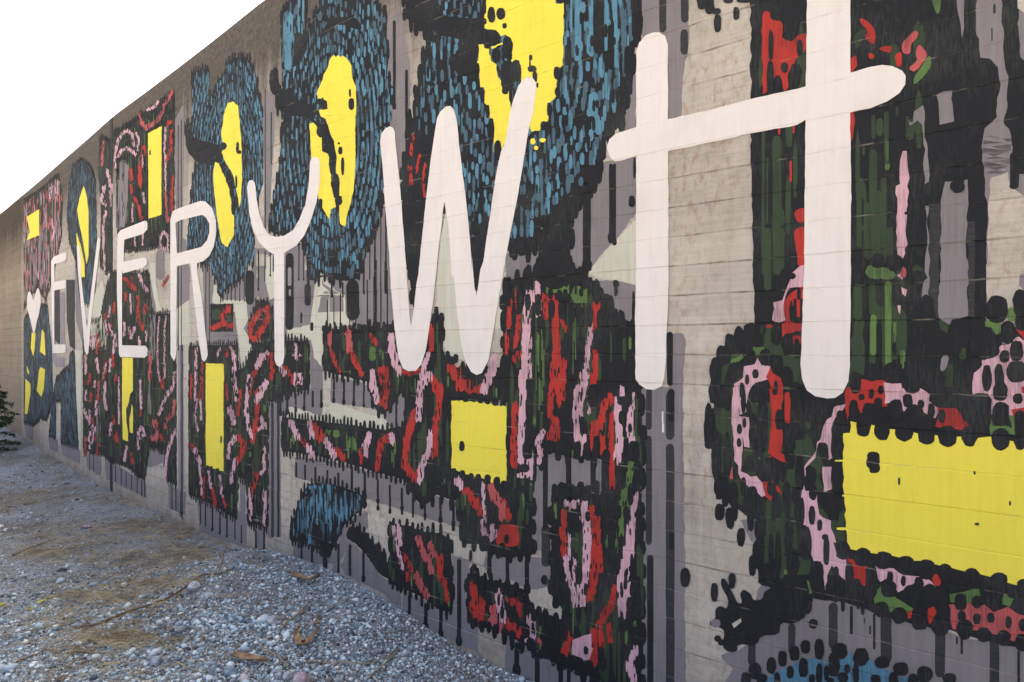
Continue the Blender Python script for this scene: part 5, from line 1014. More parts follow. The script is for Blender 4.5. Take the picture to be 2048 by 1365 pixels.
letter('painted_letter', 'white painted letter Y', [rag(q('t11', [(660, 570), (668, 530), (685, 508), (710, 504), (730, 525), (738, 560), (745, 660), (770, 800), (815, 930), (860, 1000), (930, 1022), (1000, 1010), (1080, 960), (1140, 860), (1190, 730), (1220, 560), (1235, 340), (1250, 305), (1280, 295), (1312, 305), (1326, 345), (1320, 560), (1290, 720), (1240, 880), (1180, 1010), (1110, 1100), (1000, 1165)]) + q('t12', [(1000, 60), (1000, 980), (988, 1040), (960, 1068), (930, 1050), (912, 1000), (905, 45)]) + q('t11', [(895, 1175), (850, 1150), (770, 1070), (710, 940), (680, 800)]), .3)])
letter('painted_letter', 'white painted letter W', [rag(q('t21', [(52, 150), (75, 400), (100, 760), (130, 1150)]) + q('t22', [(133, 0), (150, 350), (190, 780), (220, 980), (260, 1080), (310, 1105), (380, 1100), (430, 1040), (470, 900), (500, 700), (530, 500), (570, 150)]) + q('t21', [(562, 1365), (580, 1150), (610, 920), (635, 700), (670, 900), (690, 1150), (700, 1365)]) + q('t22', [(720, 250), (750, 560), (790, 880), (830, 1020), (880, 1110), (930, 1140), (980, 1120), (1040, 1000), (1060, 880), (1110, 560), (1180, 180)]) + q('t21', [(1170, 1365), (1210, 1130), (1250, 920), (1310, 620), (1360, 320), (1410, 0)]) + q('t20', [(1440, 1050), (1460, 900), (1475, 800), (1468, 750), (1440, 715), (1400, 702), (1350, 730), (1310, 790), (1260, 920), (1230, 1050), (1190, 1300)]) + q('t21', [(1150, 250), (1100, 500), (1040, 900), (990, 1250)]) + q('t22', [(965, 180), (930, 420), (910, 330), (888, 60)]) + q('t21', [(890, 1330), (870, 1050), (830, 650), (770, 180), (755, 0)]) + q('t20', [(745, 1080), (722, 1000), (690, 968), (650, 975), (600, 1020), (570, 1080), (550, 1200)]) + q('t21', [(520, 260), (470, 680), (430, 1050), (400, 1365)]) + q('t22', [(385, 300), (350, 600), (334, 690), (320, 600), (290, 150)]) + q('t21', [(270, 1050), (240, 620), (190, 150), (188, 70), (170, 30), (140, 15), (100, 35), (65, 80)]))])
hl = q('t30', [(562, 470), (590, 390), (650, 325), (720, 300), (775, 300), (825, 335), (848, 410), (850, 1100)]) + q('t31', [(856, 1365)]) + q('t32', [(852, 400), (835, 900), (820, 1170), (790, 1240), (720, 1278), (650, 1265), (590, 1225), (556, 1180), (550, 700), (560, 0)]) + q('t31', [(560, 290)])
hb = q('t30', [(298, 1330), (320, 1270), (380, 1220), (570, 1160), (850, 1090), (1250, 1000), (1600, 910), (2030, 812)]) + q('t40', [(450, 670), (640, 620), (760, 595), (850, 610), (940, 650), (970, 700), (965, 780), (920, 850), (800, 930), (650, 990), (470, 1025), (60, 1095)]) + q('t31', [(2030, 5), (1600, 82), (1200, 172), (850, 242), (550, 292), (430, 330), (360, 335), (320, 290), (298, 220)])
hr = q('t40', [(80, -330), (470, -330), (470, 0), (470, 660), (466, 1100)]) + q('t41', [(478, 600), (474, 1365)]) + q('t42', [(465, 1050), (450, 1200), (400, 1300), (330, 1345), (260, 1356), (150, 1335), (70, 1280), (30, 1180), (18, 1040), (22, 950), (40, 400)]) + q('t41', [(48, 1365), (60, 0)])
letter('painted_letter', 'white painted letter H, the largest of the letters', [rag(hb, .8), rag(hl, .8), rag(hr, .8)])
# ================================================================== turn the paint into meshes lying on the wall's relief
def clip1(poly, ax, v, keep_hi):
    out = []
    n = len(poly)
    for i in range(n):
        a, b = poly[i], poly[(i + 1) % n]
        ia, ib = (a[ax] >= v) == keep_hi or a[ax] == v, (b[ax] >= v) == keep_hi or b[ax] == v
        if ia: out.append(a)
        if ia != ib:
            f = (v - a[ax]) / (b[ax] - a[ax])
            o = (a[0] + (b[0] - a[0]) * f, a[1] + (b[1] - a[1]) * f)
            out.append((v, o[1]) if ax == 0 else (o[0], v))
    return out
def split(poly, ax, cuts):
    res = []
    for c in cuts:
        lo = clip1(poly, ax, c, False); hi = clip1(poly, ax, c, True)
        if len(lo) > 2: res.append(lo)
        poly = hi
        if len(poly) < 3: return res
    res.append(poly)
    return res
S_FAR = to_sz(330, 0)[0]
ZMINP = 0.02
brk_l = brk.tolist()
import bisect
def build_mesh(name, items, mat, parent):
    Sv, Zv, Dv, Fc = [], [], [], []
    for poly, off in items:
        s0, s1 = min(p[0] for p in poly), max(p[0] for p in poly)
        z0, z1 = min(p[1] for p in poly), max(p[1] for p in poly)
        far = s1 < S_FAR
        pcs = [poly]
        if s1 - s0 > .4: pcs = split(poly, 0, list(np.arange(math.floor(s0 / .3) * .3 + .3, s1, .3)))
        for pc in pcs:
            if far: qs = [pc]
            else:
                a, b = min(p[1] for p in pc), max(p[1] for p in pc)
                i0, i1 = bisect.bisect_right(brk_l, a + 1e-6), bisect.bisect_left(brk_l, b - 1e-6)
                qs = split(pc, 1, brk_l[i0:i1]) if i1 > i0 else [pc]
            for w in qs:
                base = len(Sv)
                for s, z in w:
                    Sv.append(s); Zv.append(z); Dv.append((.0018 + off) if far else off)
                Fc.append(tuple(range(base, base + len(w))))
    if not Fc: return None
    Sv, Zv, Dv = np.array(Sv), np.array(Zv), np.array(Dv)
    isfar = Sv < S_FAR
    Dv = Dv + np.where(isfar, .0, np.interp(Zv, brk, dval))
    W = world_pts(Sv, Zv, Dv)
    return mesh_obj(name, W, Fc, mat, parent, np.stack([Sv, Zv], 1))
PRIO = ['yellow_patch', 'yellow_block', 'black_base', 'grey_panel', 'blue_patch', 'shape', 'black_dab']
NAMES = {'dab': 'black_dab', 'shape': 'paint_area', 'red_stroke': 'red_stroke'}
for pt in PARTS:
    rank = lambda k: PRIO.index(k[0].split('#')[0]) if k[0].split('#')[0] in PRIO else 50
    ks = sorted(pt.order, key=rank)
    root = None
    for k in ks:
        key, colr = k
        base = key.split('#')[0]
        solo = '#' in key                                     # a panel, patch or block one can pick out: a mesh of its own
        if pt.name == 'grey_panel_field':
            nm, par = NAMES.get(base, base), wall
        elif root is None: nm, par = pt.name, wall
        elif solo and base == 'yellow_patch': nm, par = pt.name, wall
        else: nm, par = NAMES.get(base, base), root
        o = build_mesh(nm, pt.c[k], MAT[colr], par)
        if o is None: continue
        if root is None and pt.name != 'grey_panel_field':
            root = o
            if pt.label: o['label'] = pt.label
        elif not solo: o['kind'] = 'stuff'
print('paint polygons', cnt[0])

# ================================================================== GROUND
def wdist(X, Y):
    """distance from the wall's face (towards the viewer) and metres along it"""
    P2 = np.stack([PX, PY], 1)
    Xf, Yf = np.ravel(X), np.ravel(Y)
    D_, S_ = np.empty(len(Xf)), np.empty(len(Xf))
    sub = slice(0, None, 8)
    px_, py_, st_, nx_, ny_ = PX[sub], PY[sub], ST[sub], NX[sub], NY[sub]
    for c in range(0, len(Xf), 4000):
        dx = Xf[c:c + 4000, None] - px_; dy = Yf[c:c + 4000, None] - py_
        i = np.argmin(dx * dx + dy * dy, 1); r = np.arange(len(i))
        D_[c:c + 4000] = dx[r, i] * nx_[i] + dy[r, i] * ny_[i]
        S_[c:c + 4000] = st_[i] + dx[r, i] * ny_[i] * -1 + dy[r, i] * nx_[i]
    return D_.reshape(np.shape(X)), S_.reshape(np.shape(X))
nr = np.random.RandomState(11)
waves = [(nr.uniform(-1, 1) * f, nr.uniform(-1, 1) * f, nr.uniform(0, 6.3), a) for f, a, n in ((1.2, .018, 4), (3.5, .010, 6), (9, .006, 8), (22, .003, 8)) for _ in range(n)]
s_m = to_sz(590, 0)[0]; s_l = to_sz(20, 0)[0]; s_r = to_sz(760, 0)[0]
PROF = ((20, 858), (48, 875), (100, 912), (160, 945), (233, 989), (308, 1020), (380, 1055), (420, 1080), (480, 1110), (545, 1103), (620, 1130), (700, 1165), (760, 1197), (830, 1240), (920, 1300), (1010, 1340), (1070, 1365), (1300, 1500))
prof_s = [to_sz(x, 0)[0] for x, y in PROF]; prof_z = [EYE - (y - HY) * zx(x) / FPX for x, y in PROF]   # where the gravel meets the wall
RA, RB = [((x - CX) * d_ / FPX, d_) for x, d_ in ((548, 4.55), (345, 3.75))]
RL = (RA[0] - RB[0]) ** 2 + (RA[1] - RB[1]) ** 2
def gh(X, Y):
    X = np.asarray(X, float); Y = np.asarray(Y, float)
    dd, ss = wdist(X, Y)
    h = np.zeros_like(X)
    for a, b, p, am in waves: h += am * np.sin(a * X + b * Y + p)
    h *= np.exp(-(X ** 2 + (Y - 4) ** 2) / 400.0) * (1 - .75 * np.exp(-(dd / .35) ** 2))
    h += np.interp(ss, prof_s, prof_z) * np.exp(-(np.maximum(dd, 0) / 1.15) ** 2) * np.exp(-(np.minimum(dd, 0) / 2) ** 2)
    h += .05 * np.exp(-((ss - s_m) / .7) ** 2 - ((dd - .42) / .28) ** 2)
    # ridge of the tipped heap, running out from the wall
    t_ = np.clip(((X - RA[0]) * (RB[0] - RA[0]) + (Y - RA[1]) * (RB[1] - RA[1])) / RL, 0, 1)
    rd = np.hypot(X - RA[0] - t_ * (RB[0] - RA[0]), Y - RA[1] - t_ * (RB[1] - RA[1]))
    h += (.10 - .04 * t_) * np.exp(-(rd / .26) ** 2) * (1 - np.exp(-(np.maximum(dd, 0) / .25) ** 2))
    return h
def axis(a, b, c, d_, fine, coarse_n):
    f = np.arange(b, c, fine)
    lo = b - (b - a) * (np.linspace(0, 1, coarse_n)[1:][::-1]) ** 3
    hi = c + (d_ - c) * (np.linspace(0, 1, coarse_n)) ** 3
    return np.concatenate([lo, f, hi])
gx, gy = axis(-900, -9.5, 2.6, 900, .05, 26), axis(-900, 1.6, 13.5, 900, .05, 26)
GX, GY = np.meshgrid(gx, gy)
GZ = gh(GX, GY)
nx_, ny_ = len(gx), len(gy)
idx = np.arange(nx_ * ny_).reshape(ny_, nx_)
quads = np.stack([idx[:-1, :-1], idx[:-1, 1:], idx[1:, 1:], idx[1:, :-1]], -1).reshape(-1, 4)
def np_mesh(name, Vv, Fq, mat, cols=None, smooth=False):
    me = bpy.data.meshes.new(name)
    n, k = len(Fq), Fq.shape[1]
    me.vertices.add(len(Vv)); me.vertices.foreach_set('co', np.asarray(Vv, np.float32).ravel())
    me.loops.add(n * k); me.loops.foreach_set('vertex_index', np.asarray(Fq, np.int32).ravel())
    me.polygons.add(n); me.polygons.foreach_set('loop_start', np.arange(0, n * k, k, dtype=np.int32))
    try: me.polygons.foreach_set('loop_total', np.full(n, k, dtype=np.int32))
    except Exception: pass
    if smooth: me.polygons.foreach_set('use_smooth', np.ones(n, dtype=bool))
    me.update(calc_edges=True)
    if cols is not None:
        ca = me.color_attributes.new('tint', 'FLOAT_COLOR', 'POINT')
        ca.data.foreach_set('color', np.concatenate([cols, np.ones((len(cols), 1))], 1).astype(np.float32).ravel())
    me.materials.append(mat)
    o = bpy.data.objects.new(name, me); COL.objects.link(o)
    return o
def ground_mat():
    m, t, b = new_mat('gravelly_soil', 0.95)
    co = nd(t, 'ShaderNodeTexCoord').outputs['Object']
    n1 = noise(t, co, 1.1, 5); n2 = noise(t, co, 40, 5, .7)
    vo = nd(t, 'ShaderNodeTexVoronoi'); vo.inputs['Scale'].default_value = 95; t.links.new(co, vo.inputs['Vector'])
    g = ramp(t, n2, [(0.25, srgb(98, 107, 114)), (0.5, srgb(152, 164, 172)), (0.75, srgb(196, 206, 214))])
    g = mix(t, 0.35, g, ramp(t, vo.outputs['Color'], [(0.1, srgb(78, 80, 84)), (0.6, srgb(150, 154, 160)), (1, srgb(205, 206, 208))]))
    br_ = ramp(t, n2, [(0.3, srgb(84, 76, 64)), (0.7, srgb(140, 128, 108))])
    c = mix(t, ramp(t, n1, [(0.46, (0, 0, 0, 1)), (0.62, (.75, .75, .75, 1))]), g, br_)
    # away from the heap the mostly unseen ground is tinted tan to bounce warm light
    ln = nd(t, 'ShaderNodeVectorMath', operation='DISTANCE'); t.links.new(co, ln.inputs[0]); ln.inputs[1].default_value = (-4, 6, 0)
    ff = nd(t, 'ShaderNodeMapRange'); t.links.new(ln.outputs['Value'], ff.inputs[0]); ff.inputs[1].default_value = 8; ff.inputs[2].default_value = 12
    c = mix(t, ff.outputs[0], c, ramp(t, n1, [(.3, srgb(142, 130, 106)), (.7, srgb(176, 164, 138))]))
    t.links.new(c, b.inputs['Base Color'])
    hs = nd(t, 'ShaderNodeMath', operation='ADD'); t.links.new(n2, hs.inputs[0]); t.links.new(vo.outputs['Distance'], hs.inputs[1])
    bump(t, b, hs.outputs[0], 0.9, 0.015)
    return m
ground = np_mesh('ground', np.stack([GX.ravel(), GY.ravel(), GZ.ravel()], 1), quads, ground_mat(), smooth=True)
tag(ground, kind='structure')

def stone_mat():
    m, t, b = new_mat('gravel_stone', 0.85)
    at = nd(t, 'ShaderNodeVertexColor', layer_name='tint').outputs['Color']
    co = nd(t, 'ShaderNodeTexCoord').outputs['Object']
    n = noise(t, co, 160, 4, .7)
    c = mix(t, 0.3, at, ramp(t, n, [(0.3, (.55, .55, .55, 1)), (0.65, (1, 1, 1, 1))]), 'MULTIPLY')
    t.links.new(c, b.inputs['Base Color'])
    bump(t, b, n, 0.5, 0.004)
    return m
MAT['stone'] = stone_mat()
# template stones: knocked-about icosahedra
ph = (1 + 5 ** .5) / 2
ico = np.array([(-1, ph, 0), (1, ph, 0), (-1, -ph, 0), (1, -ph, 0), (0, -1, ph), (0, 1, ph), (0, -1, -ph), (0, 1, -ph), (ph, 0, -1), (ph, 0, 1), (-ph, 0, -1), (-ph, 0, 1)]) / 1.9
icof = np.array([(0, 11, 5), (0, 5, 1), (0, 1, 7), (0, 7, 10), (0, 10, 11), (1, 5, 9), (5, 11, 4), (11, 10, 2), (10, 7, 6), (7, 1, 8), (3, 9, 4), (3, 4, 2), (3, 2, 6), (3, 6, 8), (3, 8, 9), (4, 9, 5), (2, 4, 11), (6, 2, 10), (8, 6, 7), (9, 8, 1)])
temps = [ico * nr.uniform(.62, 1.25, (12, 1)) * np.array([1, nr.uniform(.6, 1), nr.uniform(.45, .85)]) for _ in range(14)]
PAL = np.array([srgb(*c)[:3] for c in ((150, 166, 177), (182, 199, 210), (208, 222, 231), (116, 129, 138), (228, 238, 244), (234, 238, 240), (146, 146, 146), (164, 156, 152), (112, 106, 102), (188, 180, 180), (80, 86, 94), (170, 184, 198))])
def pixel_ground(px, py, it=4):
    """where the ray through a photo pixel meets the ground"""
    z = np.zeros_like(px, dtype=float)
    for _ in range(it):
        Yg = FPX * (EYE - z) / np.maximum(py - HY, 8); Xg = (px - CX) * Yg / FPX
        z = gh(Xg, Yg)
    return Xg, Yg, z
octa = np.array([(1, 0, 0), (0, 1, 0), (-1, 0, 0), (0, -1, 0), (0, 0, 1), (0, 0, -1.)])
octf = np.array([(0, 1, 4), (1, 2, 4), (2, 3, 4), (3, 0, 4), (1, 0, 5), (2, 1, 5), (3, 2, 5), (0, 3, 5)])
temps8 = [(octa + nr.uniform(-.28, .28, (6, 3))) * np.array([1, nr.uniform(.6, 1), nr.uniform(.5, .9)]) for _ in range(14)]
PW = np.array([.14, .15, .13, .11, .08, .05, .08, .06, .06, .05, .04, .05])
def scatter(N, size, seed, tm, tf, keep=None):
    """stones spread over the ground the viewer overlooks, thinning with distance"""
    r = np.random.RandomState(seed)
    px_ = r.uniform(-220, 1180, N); py_ = r.uniform(838, 1500, N)
    X, Y, Zg = pixel_ground(px_, py_)
    dd, ss = wdist(X, Y)
    ok = (dd > .004) & (Y < 13)
    if keep is not None: ok &= r.uniform(0, 1, N) < keep(X, Y, dd, ss)
    X, Y, Zg, dd = X[ok], Y[ok], Zg[ok], dd[ok]; n = len(X)
    sc = size[0] * (size[1] / size[0]) ** (r.uniform(0, 1, n) ** 1.8) * (.8 + .05 * Y)
    sc = np.minimum(sc, np.maximum(dd * .8, .004))
    a = r.uniform(0, 6.283, n); ca, sa = np.cos(a), np.sin(a)
    k = len(tm[0])
    TT = np.array(tm)[r.randint(0, len(tm), n)] * sc[:, None, None]
    tl_ = r.uniform(-.7, .7, n); cb, sb = np.cos(tl_), np.sin(tl_)
    x = TT[:, :, 0]; y = TT[:, :, 1] * cb[:, None] - TT[:, :, 2] * sb[:, None]; z = TT[:, :, 1] * sb[:, None] + TT[:, :, 2] * cb[:, None]
    Vv = np.stack([x * ca[:, None] - y * sa[:, None] + X[:, None], x * sa[:, None] + y * ca[:, None] + Y[:, None], z + Zg[:, None] + sc[:, None] * r.uniform(0, .45, n)[:, None]], -1).reshape(-1, 3)
    Ff = (tf[None] + (np.arange(n) * k)[:, None, None]).reshape(-1, 3)
    soil = np.clip(.85 - .95 * heap(X, Y), .05, .8)[:, None] * r.uniform(.3, 1, (n, 1)) * (.55 + .45 * np.sin(2.1 * X + 1.4 * Y + 1.3 * np.sin(1.7 * Y - X)))[:, None]
    C = PAL[r.choice(len(PAL), n, p=PW)] * r.uniform(.8, 1.3, (n, 1))
    C = C * np.array([.94, 1.0, .99]); C = C * (1 - soil) + soil * np.array(srgb(126, 112, 90)[:3])
    return Vv, Ff, np.repeat(np.clip(C, 0, .9), k, 0), n
def heap(X, Y):
    dd, ss = wdist(X, Y)
    return np.exp(-((ss - s_m - .5) / 1.5) ** 4) * np.exp(-(dd / 2.0) ** 4)
def keep_fine(X, Y, dd, ss): return .55 + .45 * heap(X, Y)
def keep_mid(X, Y, dd, ss): return .22 + .78 * heap(X, Y)
def keep_big(X, Y, dd, ss): return np.where(dd > .5, 1, .25) * (.4 + .6 * heap(X, Y))
sets = [scatter(105000, (.0035, .009), 1, temps8, octf, keep_fine), scatter(52000, (.007, .017), 2, temps8, octf, keep_mid), scatter(7000, (.012, .024), 4, temps, icof, keep_mid), scatter(800, (.02, .04), 3, temps, icof, keep_big)]
off, VV, FF, CC, ns = 0, [], [], [], 0
for v, f, c, n in sets:
    VV.append(v); FF.append(f + off); CC.append(c); off += len(v); ns += n
gravel = np_mesh('gravel', np.concatenate(VV), np.concatenate(FF), MAT['stone'], np.concatenate(CC))
tag(gravel, 'loose blue-grey crushed gravel heaped along the foot of the wall', 'gravel', kind='stuff')
print('gravel stones', ns)

# ---- dry straw matted over the packed soil
def plain_mat(name, cols, rough=.85, scale=30, bstr=.4, trans=0):
    m, t, b = new_mat(name, rough)
    co = nd(t, 'ShaderNodeTexCoord').outputs['Object']
    n = noise(t, co, scale, 5, .65)
    t.links.new(ramp(t, n, [(.3 + .4 * i / max(1, len(cols) - 1), srgb(*c)) for i, c in enumerate(cols)]), b.inputs['Base Color'])
    bump(t, b, n, bstr, .004)
    if trans:
        b.inputs['Transmission Weight'].default_value = 0
        tr = nd(t, 'ShaderNodeBsdfTranslucent'); t.links.new(b.inputs['Base Color'].links[0].from_socket, tr.inputs['Color'])
        mx = nd(t, 'ShaderNodeMixShader'); mx.inputs[0].default_value = trans
        out = [n_ for n_ in t.nodes if n_.type == 'OUTPUT_MATERIAL'][0]
        t.links.new(b.outputs[0], mx.inputs[1]); t.links.new(tr.outputs[0], mx.inputs[2]); t.links.new(mx.outputs[0], out.inputs['Surface'])
    return m
MAT['straw'] = plain_mat('dry_straw', [(112, 102, 82), (160, 147, 116), (198, 186, 154)], scale=8)
MAT['bark'] = plain_mat('twig_bark', [(70, 56, 46), (112, 88, 68), (142, 118, 92)], scale=60)
MAT['leaf_dry'] = plain_mat('dry_leaf', [(104, 84, 64), (146, 122, 96), (172, 150, 120)], scale=25)
MAT['rock'] = plain_mat('pale_rock', [(128, 130, 134), (166, 170, 176), (198, 200, 204)], scale=22, bstr=.7)
MAT['pink_rock'] = plain_mat('pinkish_rock', [(126, 116, 122), (164, 150, 158), (190, 180, 186)], scale=22, bstr=.7)
MAT['blue_rock'] = plain_mat('bluish_rock', [(92, 104, 118), (130, 146, 162), (170, 182, 194)], scale=22, bstr=.7)
MAT['lichen'] = plain_mat('yellow_leaf', [(150, 150, 50), (196, 196, 74)], scale=30)
clumps = [(110, 930, 60, 22), (190, 990, 90, 25), (60, 1000, 70, 25), (270, 1000, 60, 20), (330, 1060, 70, 25), (170, 1070, 110, 25), (380, 1110, 60, 25), (260, 1120, 110, 22), (90, 1110, 70, 20), (330, 1170, 80, 16), (200, 1200, 90, 16), (240, 1280, 90, 14)] + [(r_x, r_y, 150, 60) for r_x, r_y in ((60, 950), (200, 1020), (120, 1100), (320, 1120), (250, 1200), (100, 1240), (200, 1320))]
Sv, Sf = [], []
r3 = np.random.RandomState(5)
for cx, cy, rx_, ry_ in clumps:
    n = 230
    px_ = cx + r3.normal(0, rx_ * .6, n); py_ = np.maximum(cy + r3.normal(0, ry_ * .6, n), 890)
    Xg, Yg, zg = pixel_ground(px_, py_)
    for i in range(n):
        L = r3.uniform(.04, .16); a = r3.normal(.3, .8); w = r3.uniform(.0008, .0022)
        dx, dy = math.cos(a), math.sin(a)
        b0 = len(Sv)
        kk = 4
        bend = r3.uniform(-.35, .35)
        up = r3.uniform(.002, .03)
        for j in range(kk + 1):
            f = j / kk - .5
            x = Xg[i] + dx * L * f - dy * bend * L * (f * f); y = Yg[i] + dy * L * f + dx * bend * L * (f * f)
            z = zg[i] + .006 + up * (.25 - f * f) * 3 + .004
            Sv += [(x - dy * w, y + dx * w, z), (x + dy * w, y - dx * w, z), (x, y, z + w * 1.6)]
        for j in range(kk):
            q0 = b0 + j * 3
            for u in range(3): Sf.append((q0 + u, q0 + (u + 1) % 3, q0 + 3 + (u + 1) % 3, q0 + 3 + u))
straw = mesh_obj('dry_grass', Sv, Sf, MAT['straw'])
tag(straw, 'matted dry yellow straw lying over the packed gravel', 'dry grass', kind='stuff')

# ---- single rocks
import bmesh
def rock(px, py, size, mat, label, squash=.6, seed=0, grp=None):
    X, Y, z = [float(v[0]) for v in pixel_ground(np.array([float(px)]), np.array([float(py)]))]
    bm = bmesh.new(); bmesh.ops.create_icosphere(bm, subdivisions=3, radius=1)
    r = np.random.RandomState(seed)
    pl = [(Vector(r.normal(0, 1, 3)).normalized(), r.uniform(.62, .92)) for _ in range(11)]
    for v in bm.verts:
        for n_, dd in pl:
            k = v.co.dot(n_) - dd
            if k > 0: v.co -= n_ * k * .85
        v.co *= 1 + .04 * math.sin(9 * v.co.x + seed) * math.sin(11 * v.co.y)
        v.co = Vector((v.co.x * size, v.co.y * size * r.uniform(.74, .76), v.co.z * size * squash))
    me = bpy.data.meshes.new('rock'); bm.to_mesh(me); bm.free()
    me.materials.append(mat)
    o = bpy.data.objects.new('rock', me); COL.objects.link(o)
    o.location = (X, Y, z + size * squash * .45); o.rotation_euler = (r.uniform(-.15, .15), r.uniform(-.15, .15), r.uniform(0, 6))
    tag(o, label, 'rock')
rock(388, 1172, .055, MAT['rock'], 'pale rounded rock lying beside the long twig', .6, 1)
rock(604, 1366, .062, MAT['pink_rock'], 'pinkish rock half buried in front of the curled leaf', .55, 2)
rock(462, 1348, .040, MAT['blue_rock'], 'bluish rock beside the flat brown leaf', .7, 3)
rock(545, 1240, .040, MAT['rock'], 'whitish broken rock beside the thick pale stick', .6, 4)
rock(312, 1330, .048, MAT['blue_rock'], 'blue-grey rock among coarse gravel below the long twig', .6, 5)
rock(214, 1272, .038, MAT['rock'], 'white flat rock under the root end of the long twig', .35, 6)
rock(280, 1142, .030, MAT['rock'], 'small white rock on the straw', .5, 7)
rock(878, 1281, .016, MAT['rock'], 'small square white stone near the foot of the wall', .8, 8)
rock(172, 1055, .050, MAT['pink_rock'], 'flat mauve rock in the straw', .35, 9)
rock(575, 1352, .034, MAT['rock'], 'grey rock wedged beside the pinkish rock', .7, 12)

# ---- twigs, leaves, straws
def tube(pts, r0, r1, sides=6):
    Vs, Fs = [], []
    n = len(pts)
    for i, p in enumerate(pts):
        p = Vector(p); t_ = (Vector(pts[min(i + 1, n - 1)]) - Vector(pts[max(i - 1, 0)])).normalized()
        u = t_.cross(Vector((0, 0, 1)));  u = u.normalized() if u.length > 1e-4 else Vector((1, 0, 0)); w = t_.cross(u)
        r_ = r0 + (r1 - r0) * i / (n - 1)
        for k in range(sides):
            a = 2 * math.pi * k / sides
            Vs.append(p + (u * math.cos(a) + w * math.sin(a)) * r_ * (1 + .12 * math.sin(5 * i + k)))
    for i in range(n - 1):
        for k in range(sides):
            a, b_ = i * sides + k, i * sides + (k + 1) % sides
            Fs.append((a, b_, b_ + sides, a + sides))
    Fs.append(tuple(range(sides))[::-1]); Fs.append(tuple(range((n - 1) * sides, n * sides)))
    return Vs, Fs
def on_ground(pp, lift):
    a = np.array(pp, float)
    X, Y, z = pixel_ground(a[:, 0], a[:, 1])
    return [Vector((float(x), float(y), float(h) + lift)) for x, y, h in zip(X, Y, z)]
def densify(p, n=4):
    o = []
    for i in range(len(p) - 1):
        for k in range(n): o.append((p[i][0] + (p[i + 1][0] - p[i][0]) * k / n + rnd.uniform(-.8, .8), p[i][1] + (p[i + 1][1] - p[i][1]) * k / n + rnd.uniform(-.6, .6)))
    return o + [p[-1]]
def twig(pp, r0, r1, label, mat='bark', lift=.014, side=(), cat='twig'):
    pts = on_ground(densify(pp), lift)
    zs = [p.z for p in pts]
    for i, p in enumerate(pts): p.z = max(p.z, (max(zs[max(0, i - 2):i + 3]) + p.z) / 2)
    Vs, Fs = tube(pts, r0, r1)
    o = mesh_obj('twig', [tuple(v) for v in Vs], Fs, MAT[mat], smooth=True)
    tag(o, label, cat)
    for sp in side:
        v2, f2 = tube(on_ground(densify(sp, 3), lift + .006), r1 * .9, r1 * .5, 5)
        mesh_obj('side_shoot', [tuple(v) for v in v2], f2, MAT[mat], o)
twig([(150, 1262), (185, 1258), (260, 1233), (330, 1205), (390, 1180), (430, 1155), (455, 1138)], .0085, .004, 'long brown twig sloping over the gravel heap', side=([(185, 1258), (172, 1248), (168, 1240)], [(330, 1206), (352, 1195), (372, 1197)], [(430, 1155), (445, 1135), (448, 1120)]))
twig([(562, 1264), (575, 1246), (592, 1228), (607, 1214), (617, 1208)], .008, .0045, 'thick pale stick lying in the middle of the gravel', 'straw', .016, side=([(596, 1228), (606, 1224), (618, 1220)],))
twig([(520, 1300), (528, 1308), (545, 1314), (560, 1324), (572, 1336), (582, 1352)], .004, .002, 'thin arched straw stem beside the flat brown leaf', 'straw', .02)
twig([(615, 1323), (650, 1330), (700, 1326), (745, 1318), (785, 1310)], .0035, .002, 'thin tan straw crossing the fine gravel', 'straw', .012)
twig([(735, 1364), (755, 1345), (775, 1325), (790, 1312), (800, 1297)], .0055, .003, 'forked straw stalk in the fine gravel by the wall', 'straw', .014, side=([(775, 1325), (782, 1310), (784, 1300)],))
twig([(30, 1330), (60, 1318), (90, 1308), (140, 1312), (190, 1311)], .0045, .002, 'dark thin twig on the packed soil', 'bark', .01)
twig([(25, 1118), (50, 1102), (85, 1092), (120, 1078)], .006, .003, 'old dark stem in the straw at the edge of the heap', 'bark', .012)
twig([(350, 1330), (372, 1342), (400, 1352), (412, 1345)], .004, .002, 'short bent straw among coarse stones', 'straw', .018)
def leaf(pp, half, label, lift=.02, curl=.02):
    pts = on_ground(densify(pp, 4), lift)
    n = len(pts); Vs, Fs = [], []
    for i, p in enumerate(pts):
        f = i / (n - 1); w = half * math.sin(math.pi * min(1, f * .92 + .06)) ** .7
        t_ = (pts[min(i + 1, n - 1)] - pts[max(i - 1, 0)]).normalized(); u = Vector((0, 0, 1)).cross(t_).normalized()
        for k in (-1, -.5, 0, .5, 1):
            Vs.append(tuple(p + u * w * k + Vector((0, 0, curl * (k * k) + .006 * math.sin(3 * f + 2 * k)))))
    for i in range(n - 1):
        for k in range(4): a = i * 5 + k; Fs.append((a, a + 1, a + 6, a + 5))
    o = mesh_obj('dry_leaf', Vs, Fs, MAT['leaf_dry'], smooth=True)
    md = o.modifiers.new('thickness', 'SOLIDIFY'); md.thickness = .0012
    tag(o, label, 'leaf')
    v2, f2 = tube([p + Vector((0, 0, .001)) for p in pts], .0016, .0008, 5)
    mesh_obj('midrib', [tuple(v) for v in v2], f2, MAT['straw'], o)
leaf([(598, 1262), (592, 1282), (600, 1298), (612, 1298), (626, 1284), (640, 1264)], .022, 'curled brown leaf bent like a horseshoe on the gravel')
leaf([(466, 1320), (488, 1326), (512, 1330), (536, 1332)], .024, 'flat brown leaf lying on coarse gravel')
leaf([(625, 1262), (636, 1252), (644, 1246)], .012, 'small dark brown leaf behind the curled leaf')
leaf([(582, 1160), (600, 1166), (620, 1168), (640, 1160)], .02, 'crumpled brown leaf on top of the gravel heap')
